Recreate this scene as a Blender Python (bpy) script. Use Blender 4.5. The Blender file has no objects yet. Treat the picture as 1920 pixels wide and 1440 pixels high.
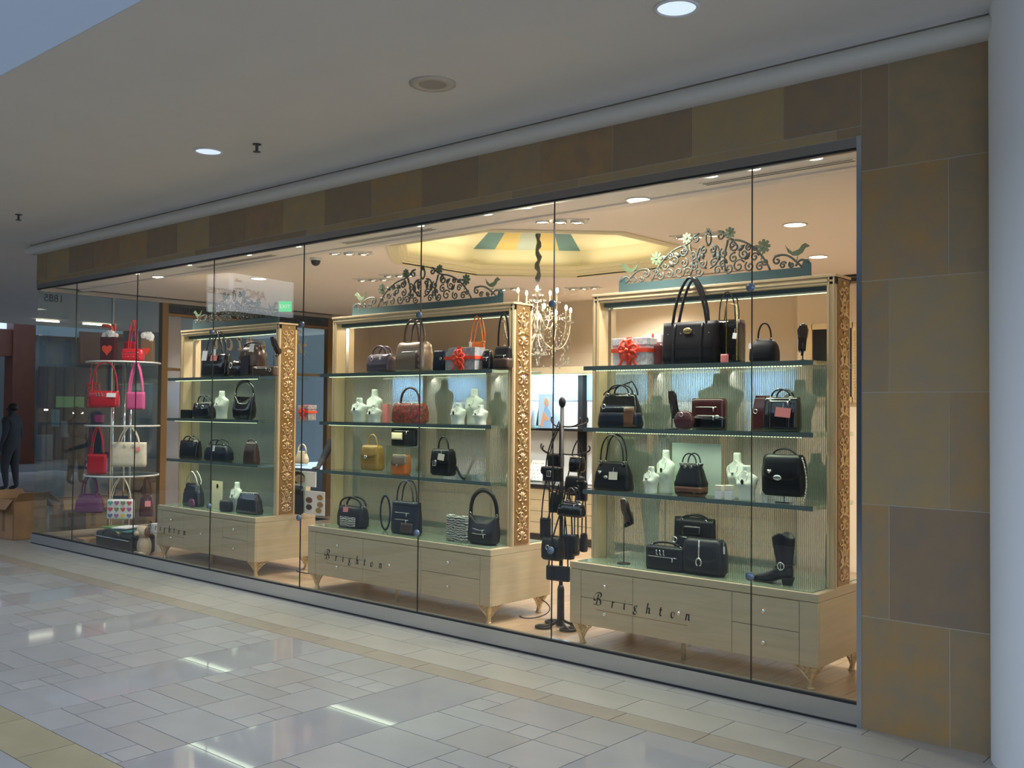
import bpy, bmesh, math, random
import numpy as np
from mathutils import Vector, Matrix
random.seed(7)
PI = math.pi
scene = bpy.context.scene
col = scene.collection

# ------------------------------------------------------------------ camera
F_PX, YAW, PITCH, ROLL = 1858.0, 0.7240, 0.02635, 0.00892
CAM = np.array([2.1688, -5.3531, 1.7151])
def cam_axes():
    f = np.array([-math.sin(YAW)*math.cos(PITCH), math.cos(YAW)*math.cos(PITCH), math.sin(PITCH)])
    r = np.array([math.cos(YAW), math.sin(YAW), 0.0]); u = np.cross(r, f)
    c, s = math.cos(ROLL), math.sin(ROLL)
    return np.array([c*r+s*u, -s*r+c*u, f])
AX = cam_axes()
cd = bpy.data.cameras.new('camera'); cam = bpy.data.objects.new('camera', cd); col.objects.link(cam)
cd.sensor_width = 36.0; cd.lens = F_PX/1920*36; cd.clip_start = 0.05; cd.clip_end = 200
cam.matrix_world = Matrix(((AX[0][0], AX[1][0], -AX[2][0], CAM[0]), (AX[0][1], AX[1][1], -AX[2][1], CAM[1]),
                           (AX[0][2], AX[1][2], -AX[2][2], CAM[2]), (0, 0, 0, 1)))
scene.camera = cam
def proj(P):
    v = AX @ (np.array(P, float)-CAM); return 960+F_PX*v[0]/v[2], 720-F_PX*v[1]/v[2]
def at(px, py, Y):                       # the point of the photograph px,py that lies at depth Y behind the shop glass
    d = AX.T @ np.array([(px-960)/F_PX, (720-py)/F_PX, 1.0]); return CAM+d*(Y-CAM[1])/d[1]
def at_z(px, py, Z):
    d = AX.T @ np.array([(px-960)/F_PX, (720-py)/F_PX, 1.0]); return CAM+d*(Z-CAM[2])/d[2]

# ------------------------------------------------------------------ world and exposure
w = bpy.data.worlds.new('mall_daylight'); scene.world = w; w.use_nodes = True
nt = w.node_tree; bg = nt.nodes['Background']; bg.inputs[0].default_value = (0.62, 0.76, 1.0, 1); bg.inputs[1].default_value = 1.5
if hasattr(scene, 'cycles'): scene.cycles.transparent_max_bounces = 32
vs = scene.view_settings
vs.view_transform = 'Standard'; vs.look = 'None'; vs.gamma = 1.0; vs.exposure = 0.0; vs.use_curve_mapping = False

def area_light(name, loc, size, power, color, rot=(0, 0, 0), size_y=None, spread=PI, shape='RECTANGLE'):
    l = bpy.data.lights.new(name, 'AREA'); l.energy = power; l.color = color; l.shape = shape; l.size = size
    if size_y: l.size_y = size_y
    l.spread = spread
    o = bpy.data.objects.new(name, l); o.location = loc; o.rotation_euler = rot; col.objects.link(o); return o

# ------------------------------------------------------------------ materials
MATS = {}
def mat(name, color, rough=0.5, metal=0.0, var=0.0, scale=8.0, bump=0.0, emit=None, estr=1.0, spec=0.5, coat=0.0,
        stretch=(1, 1, 1), color2=None, detail=4.0, trans=0.0, alpha=1.0, sss=0.0, bdist=0.01):
    m = bpy.data.materials.new(name); m.use_nodes = True; n = m.node_tree.nodes; L = m.node_tree.links
    b = n['Principled BSDF']; b.inputs['Roughness'].default_value = rough; b.inputs['Metallic'].default_value = metal
    b.inputs['Specular IOR Level'].default_value = spec; b.inputs['Coat Weight'].default_value = coat
    b.inputs['Base Color'].default_value = (*color, 1); b.inputs['Transmission Weight'].default_value = trans
    b.inputs['Alpha'].default_value = alpha
    if emit: b.inputs['Emission Color'].default_value = (*emit, 1); b.inputs['Emission Strength'].default_value = estr
    if var or bump or color2:
        tc = n.new('ShaderNodeTexCoord'); mp = n.new('ShaderNodeMapping'); mp.inputs['Scale'].default_value = stretch
        no = n.new('ShaderNodeTexNoise'); no.inputs['Scale'].default_value = scale; no.inputs['Detail'].default_value = detail
        L.new(tc.outputs['Object'], mp.inputs['Vector']); L.new(mp.outputs[0], no.inputs['Vector'])
        if var or color2:
            cr = n.new('ShaderNodeValToRGB'); c2 = color2 or tuple(c*(1-var) for c in color)
            c1 = color if color2 else tuple(min(1, c*(1+var*0.5)) for c in color)
            cr.color_ramp.elements[0].position = 0.34; cr.color_ramp.elements[1].position = 0.68
            cr.color_ramp.elements[0].color = (*c2, 1); cr.color_ramp.elements[1].color = (*c1, 1)
            L.new(no.outputs['Fac'], cr.inputs[0]); L.new(cr.outputs[0], b.inputs['Base Color'])
        if bump:
            bp = n.new('ShaderNodeBump'); bp.inputs['Strength'].default_value = bump; bp.inputs['Distance'].default_value = bdist
            L.new(no.outputs['Fac'], bp.inputs['Height']); L.new(bp.outputs[0], b.inputs['Normal'])
    MATS[name] = m; return m
def M(n): return MATS[n] if isinstance(n, str) else n

def glass_mat(name, tint=(0.95, 0.985, 0.97), f0=0.045, rough=0.0):      # thin clear glass, Schlick reflection on both faces
    m = bpy.data.materials.new(name); m.use_nodes = True; n = m.node_tree.nodes; L = m.node_tree.links
    n.remove(n['Principled BSDF']); out = n['Material Output']
    tr = n.new('ShaderNodeBsdfTransparent'); tr.inputs[0].default_value = (*tint, 1)
    gl = n.new('ShaderNodeBsdfGlossy'); gl.inputs['Roughness'].default_value = rough
    ge = n.new('ShaderNodeNewGeometry'); dt = n.new('ShaderNodeVectorMath'); dt.operation = 'DOT_PRODUCT'
    L.new(ge.outputs['Incoming'], dt.inputs[0]); L.new(ge.outputs['Normal'], dt.inputs[1])
    def mth(op, a, b=None):
        q = n.new('ShaderNodeMath'); q.operation = op
        for i, v in enumerate((a, b)):
            if v is None: continue
            if isinstance(v, (int, float)): q.inputs[i].default_value = v
            else: L.new(v, q.inputs[i])
        return q.outputs[0]
    c = mth('ABSOLUTE', dt.outputs['Value']); p5 = mth('POWER', mth('SUBTRACT', 1.0, c), 5.0); fac = mth('ADD', mth('MULTIPLY', p5, 1-f0), f0)
    mx = n.new('ShaderNodeMixShader'); L.new(fac, mx.inputs[0]); L.new(tr.outputs[0], mx.inputs[1]); L.new(gl.outputs[0], mx.inputs[2]); L.new(mx.outputs[0], out.inputs[0])
    MATS[name] = m; return m
def screen_mat(name):      # fine metal-thread screen, half see-through
    m = bpy.data.materials.new(name); m.use_nodes = True; n = m.node_tree.nodes; L = m.node_tree.links
    b = n['Principled BSDF']; b.inputs['Base Color'].default_value = (0.42, 0.45, 0.36, 1); b.inputs['Roughness'].default_value = 0.32
    b.inputs['Metallic'].default_value = 0.55
    tc = n.new('ShaderNodeTexCoord'); wv = n.new('ShaderNodeTexWave'); wv.bands_direction = 'X'; wv.inputs['Scale'].default_value = 22
    wv.inputs['Distortion'].default_value = 0.6; wv.inputs['Detail'].default_value = 1
    mr = n.new('ShaderNodeMapRange'); mr.inputs[3].default_value = 0.36; mr.inputs[4].default_value = 0.66
    L.new(tc.outputs['Object'], wv.inputs['Vector']); L.new(wv.outputs['Fac'], mr.inputs[0]); L.new(mr.outputs[0], b.inputs['Alpha'])
    bp = n.new('ShaderNodeBump'); bp.inputs['Strength'].default_value = 0.5; bp.inputs['Distance'].default_value = 0.004
    L.new(wv.outputs['Fac'], bp.inputs['Height']); L.new(bp.outputs[0], b.inputs['Normal'])
    MATS[name] = m; return m

# mall
for i, (a, b2) in enumerate([((0.41, 0.245, 0.09), (0.315, 0.24, 0.14)), ((0.37, 0.25, 0.12), (0.29, 0.225, 0.14)),
                             ((0.31, 0.21, 0.115), (0.255, 0.19, 0.125)), ((0.405, 0.28, 0.12), (0.345, 0.265, 0.155)), ((0.385, 0.235, 0.105), (0.285, 0.20, 0.118))]):
    mat('stone%d' % i, a, 0.55, color2=b2, scale=7.0, bump=0.15, detail=10)
mat('stone_joint', (0.56, 0.50, 0.40), 0.8)
for i, c in enumerate([(0.345, 0.335, 0.325), (0.315, 0.30, 0.285), (0.365, 0.36, 0.35), (0.33, 0.325, 0.32)]):
    mat('floor_tile%d' % i, c, 0.33, var=0.08, scale=3.0, spec=0.5)
mat('floor_border', (0.39, 0.365, 0.315), 0.32, var=0.08, scale=3.0)
mat('floor_band', (0.325, 0.275, 0.215), 0.34, var=0.1, scale=3.0)
mat('floor_polish', (0.385, 0.375, 0.365), 0.05, var=0.06, scale=2.5, spec=0.5)
mat('floor_beige', (0.36, 0.31, 0.19), 0.35, var=0.1, scale=3.0)
mat('grout', (0.08, 0.078, 0.075), 0.9)
mat('soffit', (0.66, 0.62, 0.56), 0.9, var=0.02, scale=2)
mat('cornice_paint', (0.62, 0.60, 0.54), 0.7)
mat('fascia', (0.36, 0.40, 0.43), 0.85)
mat('white_column', (0.88, 0.91, 0.92), 0.55)
mat('steel', (0.56, 0.57, 0.58), 0.22, 1.0, var=0.05, scale=30, stretch=(1, 1, 20))
mat('head_steel', (0.34, 0.33, 0.32), 0.3, 1.0); mat('jamb_steel', (0.50, 0.54, 0.60), 0.18, 1.0)
mat('black_gasket', (0.02, 0.02, 0.022), 0.5)
mat('clip_blue', (0.20, 0.26, 0.36), 0.3, 0.6)
glass_mat('shop_glass'); glass_mat('shelf_glass', (0.84, 0.93, 0.88), 0.06); glass_mat('crystal', (0.93, 0.93, 0.95), 0.16)
screen_mat('screen')
mat('dark_ceiling_metal', (0.10, 0.09, 0.09), 0.5, 0.4)
mat('lamp_trim', (0.75, 0.74, 0.72), 0.4)
mat('speaker_trim', (0.52, 0.46, 0.37), 0.7)
mat('speaker_grille', (0.36, 0.31, 0.25), 0.8)
mat('lamp_blue', (0.7, 0.8, 1.0), 0.3, emit=(0.62, 0.76, 1.0), estr=0.9)
mat('lamp_warm', (1, 0.95, 0.85), 0.3, emit=(1.0, 0.90, 0.74), estr=14)
mat('lamp_soft', (1, 0.95, 0.85), 0.3, emit=(1.0, 0.90, 0.74), estr=5)
mat('led', (0.9, 1, 0.8), 0.3, emit=(0.86, 1.0, 0.60), estr=1.7)
mat('bulb', (1, 0.95, 0.85), 0.3, emit=(1.0, 0.9, 0.72), estr=22)
# shop
mat('shop_ceiling', (0.87, 0.775, 0.73), 0.85)
mat('shop_wall', (0.68, 0.57, 0.44), 0.85, var=0.08, scale=1.6)
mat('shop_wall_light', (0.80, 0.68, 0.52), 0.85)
for i, c in enumerate([(0.40, 0.265, 0.155), (0.435, 0.295, 0.175), (0.365, 0.24, 0.14), (0.41, 0.29, 0.185)]):
    mat('plank%d' % i, c, 0.32, var=0.18, scale=3.0, stretch=(14, 1, 1))
mat('plank_gap', (0.14, 0.09, 0.05), 0.8)
mat('maple', (0.50, 0.405, 0.262), 0.42, var=0.08, scale=2.2, stretch=(1.2, 1, 14))
mat('maple_dark', (0.30, 0.20, 0.10), 0.6)
mat('gold_frame', (0.68, 0.51, 0.30), 0.38, 0.25, var=0.06, scale=3, stretch=(6, 6, 1))
mat('gold_relief', (0.72, 0.52, 0.29), 0.28, 0.8)
mat('gold_back', (0.30, 0.18, 0.07), 0.45, 0.6)
mat('gold_cast', (0.72, 0.57, 0.33), 0.42, 0.55, var=0.2, scale=40)
mat('teal_metal', (0.055, 0.10, 0.108), 0.45, 0.25)
mat('crest_dark', (0.075, 0.080, 0.066), 0.6, 0.1)
mat('flower_green', (0.12, 0.16, 0.09), 0.5, 0.2)
mat('chrome', (0.86, 0.86, 0.86), 0.08, 1.0)
mat('shelf_top', (0.20, 0.26, 0.18), 0.12)
mat('shelf_edge', (0.13, 0.18, 0.18), 0.12, 0.3)
mat('cream', (0.80, 0.72, 0.52), 0.8); mat('arm_pale', (0.82, 0.74, 0.60), 0.25, 0.7); mat('cream_glow', (0.90, 0.80, 0.56), 0.8); mat('stripe_teal', (0.16, 0.28, 0.30), 0.8)
mat('stripe_yellow', (0.75, 0.56, 0.22), 0.8); mat('stripe_pale', (0.55, 0.60, 0.55), 0.8)
mat('crystal_bead', (0.80, 0.78, 0.80), 0.05, 0.6); mat('iron', (0.035, 0.030, 0.028), 0.45, 0.6)
mat('bust_white', (0.76, 0.80, 0.68), 0.55)
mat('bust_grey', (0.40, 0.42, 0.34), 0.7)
mat('leather_black', (0.010, 0.0095, 0.011), 0.38, bump=0.10, scale=60, spec=0.32, bdist=0.002)
mat('patent_black', (0.010, 0.009, 0.010), 0.10, bump=0.6, scale=22, coat=0.6, bdist=0.006)
mat('nylon_black', (0.008, 0.008, 0.010), 0.5, spec=0.22, bump=0.25, scale=90, bdist=0.002)
mat('navy', (0.009, 0.013, 0.026), 0.40, spec=0.35, bump=0.2, scale=40, bdist=0.002)
mat('burgundy', (0.085, 0.018, 0.018), 0.22, coat=0.5, bump=0.2, scale=30, bdist=0.003)
mat('brown_leather', (0.16, 0.065, 0.030), 0.38, var=0.3, scale=10)
mat('dark_brown', (0.06, 0.032, 0.024), 0.35, var=0.3, scale=12)
mat('mustard', (0.40, 0.23, 0.055), 0.38, var=0.2, scale=14)
mat('mustard_dark', (0.22, 0.12, 0.03), 0.4)
mat('orange', (0.70, 0.17, 0.03), 0.4)
mat('taupe_metal', (0.34, 0.25, 0.18), 0.26, 0.5, bump=0.4, scale=16, bdist=0.006)
mat('plum_metal', (0.13, 0.10, 0.12), 0.30, 0.35, bump=0.4, scale=18, bdist=0.006)
mat('bronze_brown', (0.12, 0.075, 0.06), 0.25, 0.35, bump=0.4, scale=20, bdist=0.005)
mat('red_leather', (0.48, 0.012, 0.018), 0.25, coat=0.5, bump=0.15, scale=30, bdist=0.003)
mat('red_print', (0.62, 0.08, 0.05), 0.4, color2=(0.10, 0.05, 0.03), scale=38)
mat('pink_leather', (0.62, 0.10, 0.26), 0.35)
mat('purple_leather', (0.16, 0.03, 0.10), 0.35, bump=0.3, scale=18)
mat('cream_leather', (0.74, 0.64, 0.48), 0.45, var=0.08, scale=20)
mat('white_leather', (0.86, 0.82, 0.76), 0.45)
def zebra(name):
    m = bpy.data.materials.new(name); m.use_nodes = True; n = m.node_tree.nodes; L = m.node_tree.links; b = n['Principled BSDF']
    tc = n.new('ShaderNodeTexCoord'); wv = n.new('ShaderNodeTexWave'); wv.bands_direction = 'Z'; wv.inputs['Scale'].default_value = 16
    wv.inputs['Distortion'].default_value = 7; wv.inputs['Detail'].default_value = 2; wv.inputs['Detail Scale'].default_value = 1.2
    cr = n.new('ShaderNodeValToRGB'); cr.color_ramp.interpolation = 'CONSTANT'; cr.color_ramp.elements[0].color = (0.03, 0.028, 0.025, 1)
    cr.color_ramp.elements[1].color = (0.55, 0.52, 0.44, 1); cr.color_ramp.elements[1].position = 0.45
    L.new(tc.outputs['Object'], wv.inputs['Vector']); L.new(wv.outputs['Fac'], cr.inputs[0]); L.new(cr.outputs[0], b.inputs['Base Color'])
    b.inputs['Roughness'].default_value = 0.35; MATS[name] = m
zebra('zebra')
mat('silver', (0.80, 0.79, 0.76), 0.18, 1.0)
mat('brass', (0.80, 0.60, 0.25), 0.25, 1.0)
mat('tag_pink', (0.80, 0.26, 0.24), 0.7); mat('tag_cream', (0.82, 0.74, 0.58), 0.7); mat('tag_white', (0.86, 0.84, 0.82), 0.7)
mat('gift_white', (0.86, 0.82, 0.82), 0.55, color2=(0.55, 0.50, 0.52), scale=45)
mat('gift_grey', (0.42, 0.41, 0.42), 0.5, color2=(0.26, 0.26, 0.27), scale=45)
mat('gift_silver', (0.55, 0.53, 0.54), 0.35, 0.4, color2=(0.30, 0.28, 0.30), scale=45)
mat('ribbon_red', (0.80, 0.07, 0.03), 0.4)
mat('card_green', (0.62, 0.70, 0.60), 0.7); mat('card_white', (0.82, 0.80, 0.78), 0.7); mat('card_cream', (0.74, 0.64, 0.40), 0.7)
mat('skin', (0.50, 0.28, 0.18), 0.5); mat('skin_dark', (0.16, 0.08, 0.05), 0.5); mat('skin_print', (0.62, 0.40, 0.30), 0.7)
mat('hair_dark', (0.025, 0.016, 0.012), 0.5); mat('hair_brown', (0.07, 0.03, 0.018), 0.6)
mat('cloth_black', (0.014, 0.014, 0.018), 0.85); mat('cloth_grey', (0.055, 0.060, 0.065), 0.9); mat('cloth_jeans', (0.02, 0.025, 0.04), 0.9)
mat('cloth_green', (0.14, 0.18, 0.16), 0.9); mat('cloth_stripe', (0.012, 0.012, 0.015), 0.9)
mat('cardboard', (0.36, 0.20, 0.095), 0.85, var=0.15, scale=5); mat('cardboard_dark', (0.20, 0.12, 0.06), 0.9)
mat('print_blue', (0.25, 0.45, 0.75), 0.6); mat('print_tan', (0.60, 0.36, 0.22), 0.6)
mat('showcase_white', (0.88, 0.90, 0.92), 0.5); mat('showcase_blue', (0.42, 0.62, 0.85), 0.5)
mat('counter_black', (0.02, 0.018, 0.018), 0.2); mat('velvet_black', (0.012, 0.012, 0.014), 0.9)
mat('lettering_black', (0.012, 0.010, 0.010), 0.5); mat('lettering_gold', (0.75, 0.62, 0.42), 0.5); mat('lettering_grey', (0.006, 0.007, 0.008), 0.6)
mat('exit_green', (0.05, 0.6, 0.2), 0.4, emit=(0.03, 0.80, 0.25), estr=0.55)
mat('exit_white', (0.8, 0.8, 0.8), 0.4, emit=(0.5, 0.9, 0.6), estr=0.5)
mat('sign_white', (0.82, 0.83, 0.85), 0.6, emit=(0.92, 0.96, 1.0), estr=1.6); mat('sign_text', (0.10, 0.04, 0.03), 0.8)
mat('brown_pier', (0.105, 0.034, 0.016), 0.5, var=0.1, scale=3); mat('far_wall', (0.12, 0.14, 0.14), 0.8); mat('far_dark', (0.022, 0.026, 0.028), 0.6)
mat('far_daylit', (0.20, 0.31, 0.36), 0.8); mat('far_green', (0.16, 0.30, 0.10), 0.7); mat('far_teal', (0.05, 0.16, 0.17), 0.8); mat('far_pink', (0.55, 0.05, 0.14), 0.7)  # first colour: daylight on the far wall put into the blue
mat('scroll_grey', (0.10, 0.10, 0.095), 0.5, 0.4); mat('mirror_panel', (0.34, 0.36, 0.44), 0.15, 0.6)
mat('luggage', (0.016, 0.016, 0.018), 0.4); mat('plush', (0.55, 0.42, 0.30), 0.95, bump=0.8, scale=60, bdist=0.01)
for nm, c in (('heart_red', (0.6, 0.05, 0.06)), ('heart_teal', (0.08, 0.38, 0.34)), ('heart_plum', (0.4, 0.10, 0.30)), ('heart_olive', (0.20, 0.24, 0.08)), ('heart_yellow', (0.70, 0.48, 0.08)), ('heart_navy', (0.10, 0.13, 0.30))):
    mat(nm, c, 0.6)
# ------------------------------------------------------------------ mesh helpers
class MB:
    def __init__(s): s.v = []; s.f = []
    def add(s, V, F):
        o = len(s.v); s.v += [tuple(map(float, q)) for q in V]; s.f += [tuple(i+o for i in q) for q in F]; return s
    def box(s, x0, x1, y0, y1, z0, z1):
        V = [(x, y, z) for z in (z0, z1) for y in (y0, y1) for x in (x0, x1)]
        return s.add(V, [(0, 2, 3, 1), (4, 5, 7, 6), (0, 1, 5, 4), (2, 6, 7, 3), (0, 4, 6, 2), (1, 3, 7, 5)])
    def obox(s, c, size, R):          # oriented box
        h = [q/2 for q in size]
        V = [Vector(c)+R @ Vector((x*h[0], y*h[1], z*h[2])) for z in (-1, 1) for y in (-1, 1) for x in (-1, 1)]
        return s.add(V, [(0, 2, 3, 1), (4, 5, 7, 6), (0, 1, 5, 4), (2, 6, 7, 3), (0, 4, 6, 2), (1, 3, 7, 5)])
    def rings(s, R, cap=True, closed=False):
        n = len(R[0]); V = [q for r in R for q in r]; F = []
        for k in range(len(R)-1+(1 if closed else 0)):
            a, b = k*n, ((k+1) % len(R))*n
            for i in range(n): j = (i+1) % n; F.append((a+i, a+j, b+j, b+i))
        if cap and not closed: F.append(tuple(range(n))[::-1]); F.append(tuple((len(R)-1)*n+i for i in range(n)))
        return s.add(V, F)
    def lathe(s, prof, seg=16, c=(0, 0, 0), axis='z'):
        R = []
        for r, z in prof:
            ring = []
            for i in range(seg):
                a = 2*PI*i/seg; x, y = max(r, 1e-4)*math.cos(a), max(r, 1e-4)*math.sin(a)
                q = (x, y, z) if axis == 'z' else ((x, -z, y) if axis == 'y' else (z, x, y))
                ring.append((c[0]+q[0], c[1]+q[1], c[2]+q[2]))
            R.append(ring)
        return s.rings(R)
    def tube(s, P, r, seg=6, closed=False, flat=None):
        P = [Vector(q) for q in P]; n = len(P); R = []; nv = None
        for i in range(n):
            if closed: t = P[(i+1) % n]-P[i-1]
            else: t = P[min(i+1, n-1)]-P[max(i-1, 0)]
            t = t.normalized() if t.length > 1e-9 else Vector((0, 0, 1))
            if nv is None:
                nv = t.orthogonal().normalized() if flat is None else (Vector(flat)-t*Vector(flat).dot(t)).normalized()
            else:
                nv = nv-t*nv.dot(t); nv = nv.normalized() if nv.length > 1e-6 else t.orthogonal().normalized()
            bv = t.cross(nv); rr = r[i] if isinstance(r, (list, tuple)) and len(r) == n and not (len(r) == 2 and n != 2) else r
            ra, rb = (rr if isinstance(rr, (tuple, list)) else (rr, rr))
            R.append([P[i]+nv*(ra*math.cos(2*PI*k/seg))+bv*(rb*math.sin(2*PI*k/seg)) for k in range(seg)])
        return s.rings(R, closed=closed)
    def ball(s, c, r, seg=10, rings=6):
        rx, ry, rz = r if isinstance(r, (tuple, list)) else (r, r, r)
        R = []
        for k in range(rings+1):
            a = -PI/2+PI*k/rings; ca = max(math.cos(a), 0.02)
            R.append([(c[0]+rx*ca*math.cos(2*PI*i/seg), c[1]+ry*ca*math.sin(2*PI*i/seg), c[2]+rz*math.sin(a)) for i in range(seg)])
        return s.rings(R)
    def prism(s, poly, d0, d1, plane='xz'):      # closed outline extruded along the third axis
        def q(a, b, d): return (a, d, b) if plane == 'xz' else ((d, a, b) if plane == 'yz' else (a, b, d))
        return s.rings([[q(a, b, d0) for a, b in poly], [q(a, b, d1) for a, b in poly]])
    def quad(s, a, b, c, d): return s.add([a, b, c, d], [(0, 1, 2, 3)])
    def mesh(s, name):
        me = bpy.data.meshes.new(name); me.from_pydata(s.v, [], s.f); me.update()
        bm = bmesh.new(); bm.from_mesh(me); bmesh.ops.recalc_face_normals(bm, faces=bm.faces); bm.to_mesh(me); bm.free()
        return me
    def build(s, name, m, parent=None, smooth=False, bevel=0.0, loc=None, solid=0.0, subsurf=0):
        me = s.mesh(name); me.materials.append(M(m))
        if smooth: me.polygons.foreach_set('use_smooth', [True]*len(me.polygons))
        o = bpy.data.objects.new(name, me); col.objects.link(o)
        if parent: o.parent = parent
        if loc is not None: o.location = loc
        if solid: md = o.modifiers.new('solid', 'SOLIDIFY'); md.thickness = solid; md.offset = 0
        if bevel: md = o.modifiers.new('bevel', 'BEVEL'); md.width = bevel; md.segments = 2; md.limit_method = 'ANGLE'
        if subsurf: md = o.modifiers.new('sub', 'SUBSURF'); md.levels = subsurf; md.render_levels = subsurf
        return o
def smooth_angle(o, ang=40):
    o.data.polygons.foreach_set('use_smooth', [True]*len(o.data.polygons))
    bm = bmesh.new(); bm.from_mesh(o.data)
    for e in bm.edges: e.smooth = not (len(e.link_faces) == 2 and e.calc_face_angle(0) > math.radians(ang))
    bm.to_mesh(o.data); bm.free(); return o
def empty(name, loc, label=None, cat=None, group=None, rz=0.0):
    o = bpy.data.objects.new(name, None); col.objects.link(o); o.location = loc; o.rotation_euler = (0, 0, rz); o.empty_display_size = 0.1
    return tag(o, label, cat, group)
def tag(o, label=None, cat=None, group=None, kind=None):
    if label: o['label'] = label
    if cat: o['category'] = cat
    if group: o['group'] = group
    if kind: o['kind'] = kind
    return o
def struct(o, label): return tag(o, label, kind='structure')
def copy_of(o, parent=None, loc=None):
    c = o.copy(); col.objects.link(c)
    if parent is not None: c.parent = parent
    if loc is not None: c.location = loc
    return c
def arc(cx, cz, r, a0, a1, n=10, y=0.0, r2=None):
    r2 = r if r2 is None else r2
    return [(cx+(r+(r2-r)*i/n)*math.cos(a0+(a1-a0)*i/n), y, cz+(r+(r2-r)*i/n)*math.sin(a0+(a1-a0)*i/n)) for i in range(n+1)]
def spiral(cx, cz, r0, a0, turns, n=16, y=0.0, r1=0.12, sgn=1):
    return arc(cx, cz, r0, a0, a0+sgn*2*PI*turns, n, y, r0*r1)
def bez(p0, p1, p2, p3, n=10):
    p0, p1, p2, p3 = map(Vector, (p0, p1, p2, p3))
    return [tuple(p0*(1-t)**3+p1*3*t*(1-t)**2+p2*3*t*t*(1-t)+p3*t**3) for t in [i/n for i in range(n+1)]]
def text_mesh(txt, size, name, m, ext=0.002, shear=0.0, parent=None, align='LEFT'):
    c = bpy.data.curves.new(name, 'FONT'); c.body = txt; c.size = size; c.extrude = ext; c.shear = shear; c.align_x = align
    t = bpy.data.objects.new(name, c); col.objects.link(t); dg = bpy.context.evaluated_depsgraph_get(); dg.update()
    me = bpy.data.meshes.new_from_object(t.evaluated_get(dg)); bpy.data.objects.remove(t)
    me.materials.clear(); me.materials.append(M(m)); o = bpy.data.objects.new(name, me); col.objects.link(o)
    if parent: o.parent = parent
    return o
# ------------------------------------------------------------------ the mall: floor
def floor_layout():
    T = []                                   # x0, x1, y0, y1, material
    rng = random.Random(3)
    x = -16.0; k = 0
    def row(y0, y1, pitch, off, m, xa=-16.0, xb=3.2):
        n0 = math.floor((xa-off)/pitch); n1 = math.ceil((xb-off)/pitch)
        for i in range(n0, n1): T.append((off+i*pitch, off+(i+1)*pitch, y0, y1, m))
    row(-0.112, 0.02, 0.61, 0.045, 'floor_border'); row(-0.365, -0.112, 0.61, 0.345, 'floor_border')
    row(-0.655, -0.365, 0.61, 0.045, 'floor_border'); row(-0.838, -0.655, 0.536, -0.02, 'floor_band')
    U = 0.1775; yT = -0.838; rows = 13; P = 9*U
    for band in range(-9, 4):
        xs = -1.8985+band*P                 # right edge of a polished strip
        for j in range(-1, 3): 
            a = yT-j*5*U if j >= 0 else yT
            if j < 0: continue
            T.append((xs-3*U, xs, max(a-5*U, -3.0), a, 'floor_polish'))
        X0 = xs                             # field of 6 columns to the right of the strip
        occ = [[False]*rows for _ in range(6)]
        for r in range(rows):
            for c in range(6):
                if occ[c][r]: continue
                opts = [(2, 2), (3, 1), (3, 1), (2, 1), (1, 1), (3, 2)]; rng.shuffle(opts); opts.append((1, 1))
                for (a, b) in opts:
                    if c+a <= 6 and r+b <= rows and not any(occ[c+i][r+j] for i in range(a) for j in range(b)): break
                for i in range(a):
                    for j in range(b): occ[c+i][r+j] = True
                y1 = yT-r*U; y0 = max(yT-(r+b)*U, -3.0)
                if y1 > -2.99: T.append((X0+c*U, X0+(c+a)*U, y0, y1, 'floor_tile%d' % rng.choice([0, 0, 1, 2, 3, 3])))
    row(-3.298, -3.0, 0.61, 0.2, 'floor_beige')
    for r in range(6): row(-3.298-0.54*(r+1), -3.298-0.54*r, 0.80, 0.3*r, 'floor_tile%d' % (r % 4))
    for r in range(12): row(0.02+0.54*r, 0.02+0.54*(r+1), 0.80, -10.62-0.3*(r % 2), 'floor_tile%d' % (r % 4), xa=-24, xb=-10.7)
    return T
floor = MB().box(-34, 6, -22, 12, -0.05, -0.004).build('floor', 'grout'); struct(floor, 'pale tiled mall concourse floor')
tiles = []
for (x0, x1, y0, y1, m) in floor_layout():
    if x1-x0 < 0.02 or y1-y0 < 0.02: continue
    if y0 >= 0.0 and x0 > -10.7: continue
    d = np.array([(x0+x1)/2, (y0+y1)/2, 0])-CAM; dep = d @ AX[2]
    sz = -1
    if dep > 0.5:
        px, py = proj(((x0+x1)/2, (y0+y1)/2, 0))
        if -60 < px < 1980 and py < 1500 and not (y0 > 0 and px > 60): sz = (x1-x0)*(y1-y0)/dep**3
    tiles.append((sz, x0, x1, y0, y1, m))
tiles.sort(key=lambda q: -q[0])
cache = {}; rest = {}
G = 0.0026
for i, (sz, x0, x1, y0, y1, m) in enumerate(tiles):
    if i < 295 and sz > 0:
        key = (round(x1-x0, 3), round(y1-y0, 3), m)
        if key not in cache:
            hx, hy = (x1-x0)/2-G, (y1-y0)/2-G
            me = MB().box(-hx, hx, -hy, hy, -0.012, 0).mesh('tile'); me.materials.append(M(m)); cache[key] = me
        o = bpy.data.objects.new('tile', cache[key]); col.objects.link(o); o.location = ((x0+x1)/2, (y0+y1)/2, 0); o.parent = floor
    else: rest.setdefault(m, MB()).box(x0+G, x1-G, y0+G, y1-G, -0.012, 0)
for m, b in rest.items(): tag(b.build('distant_tiles', m, floor), kind='stuff')

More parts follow.
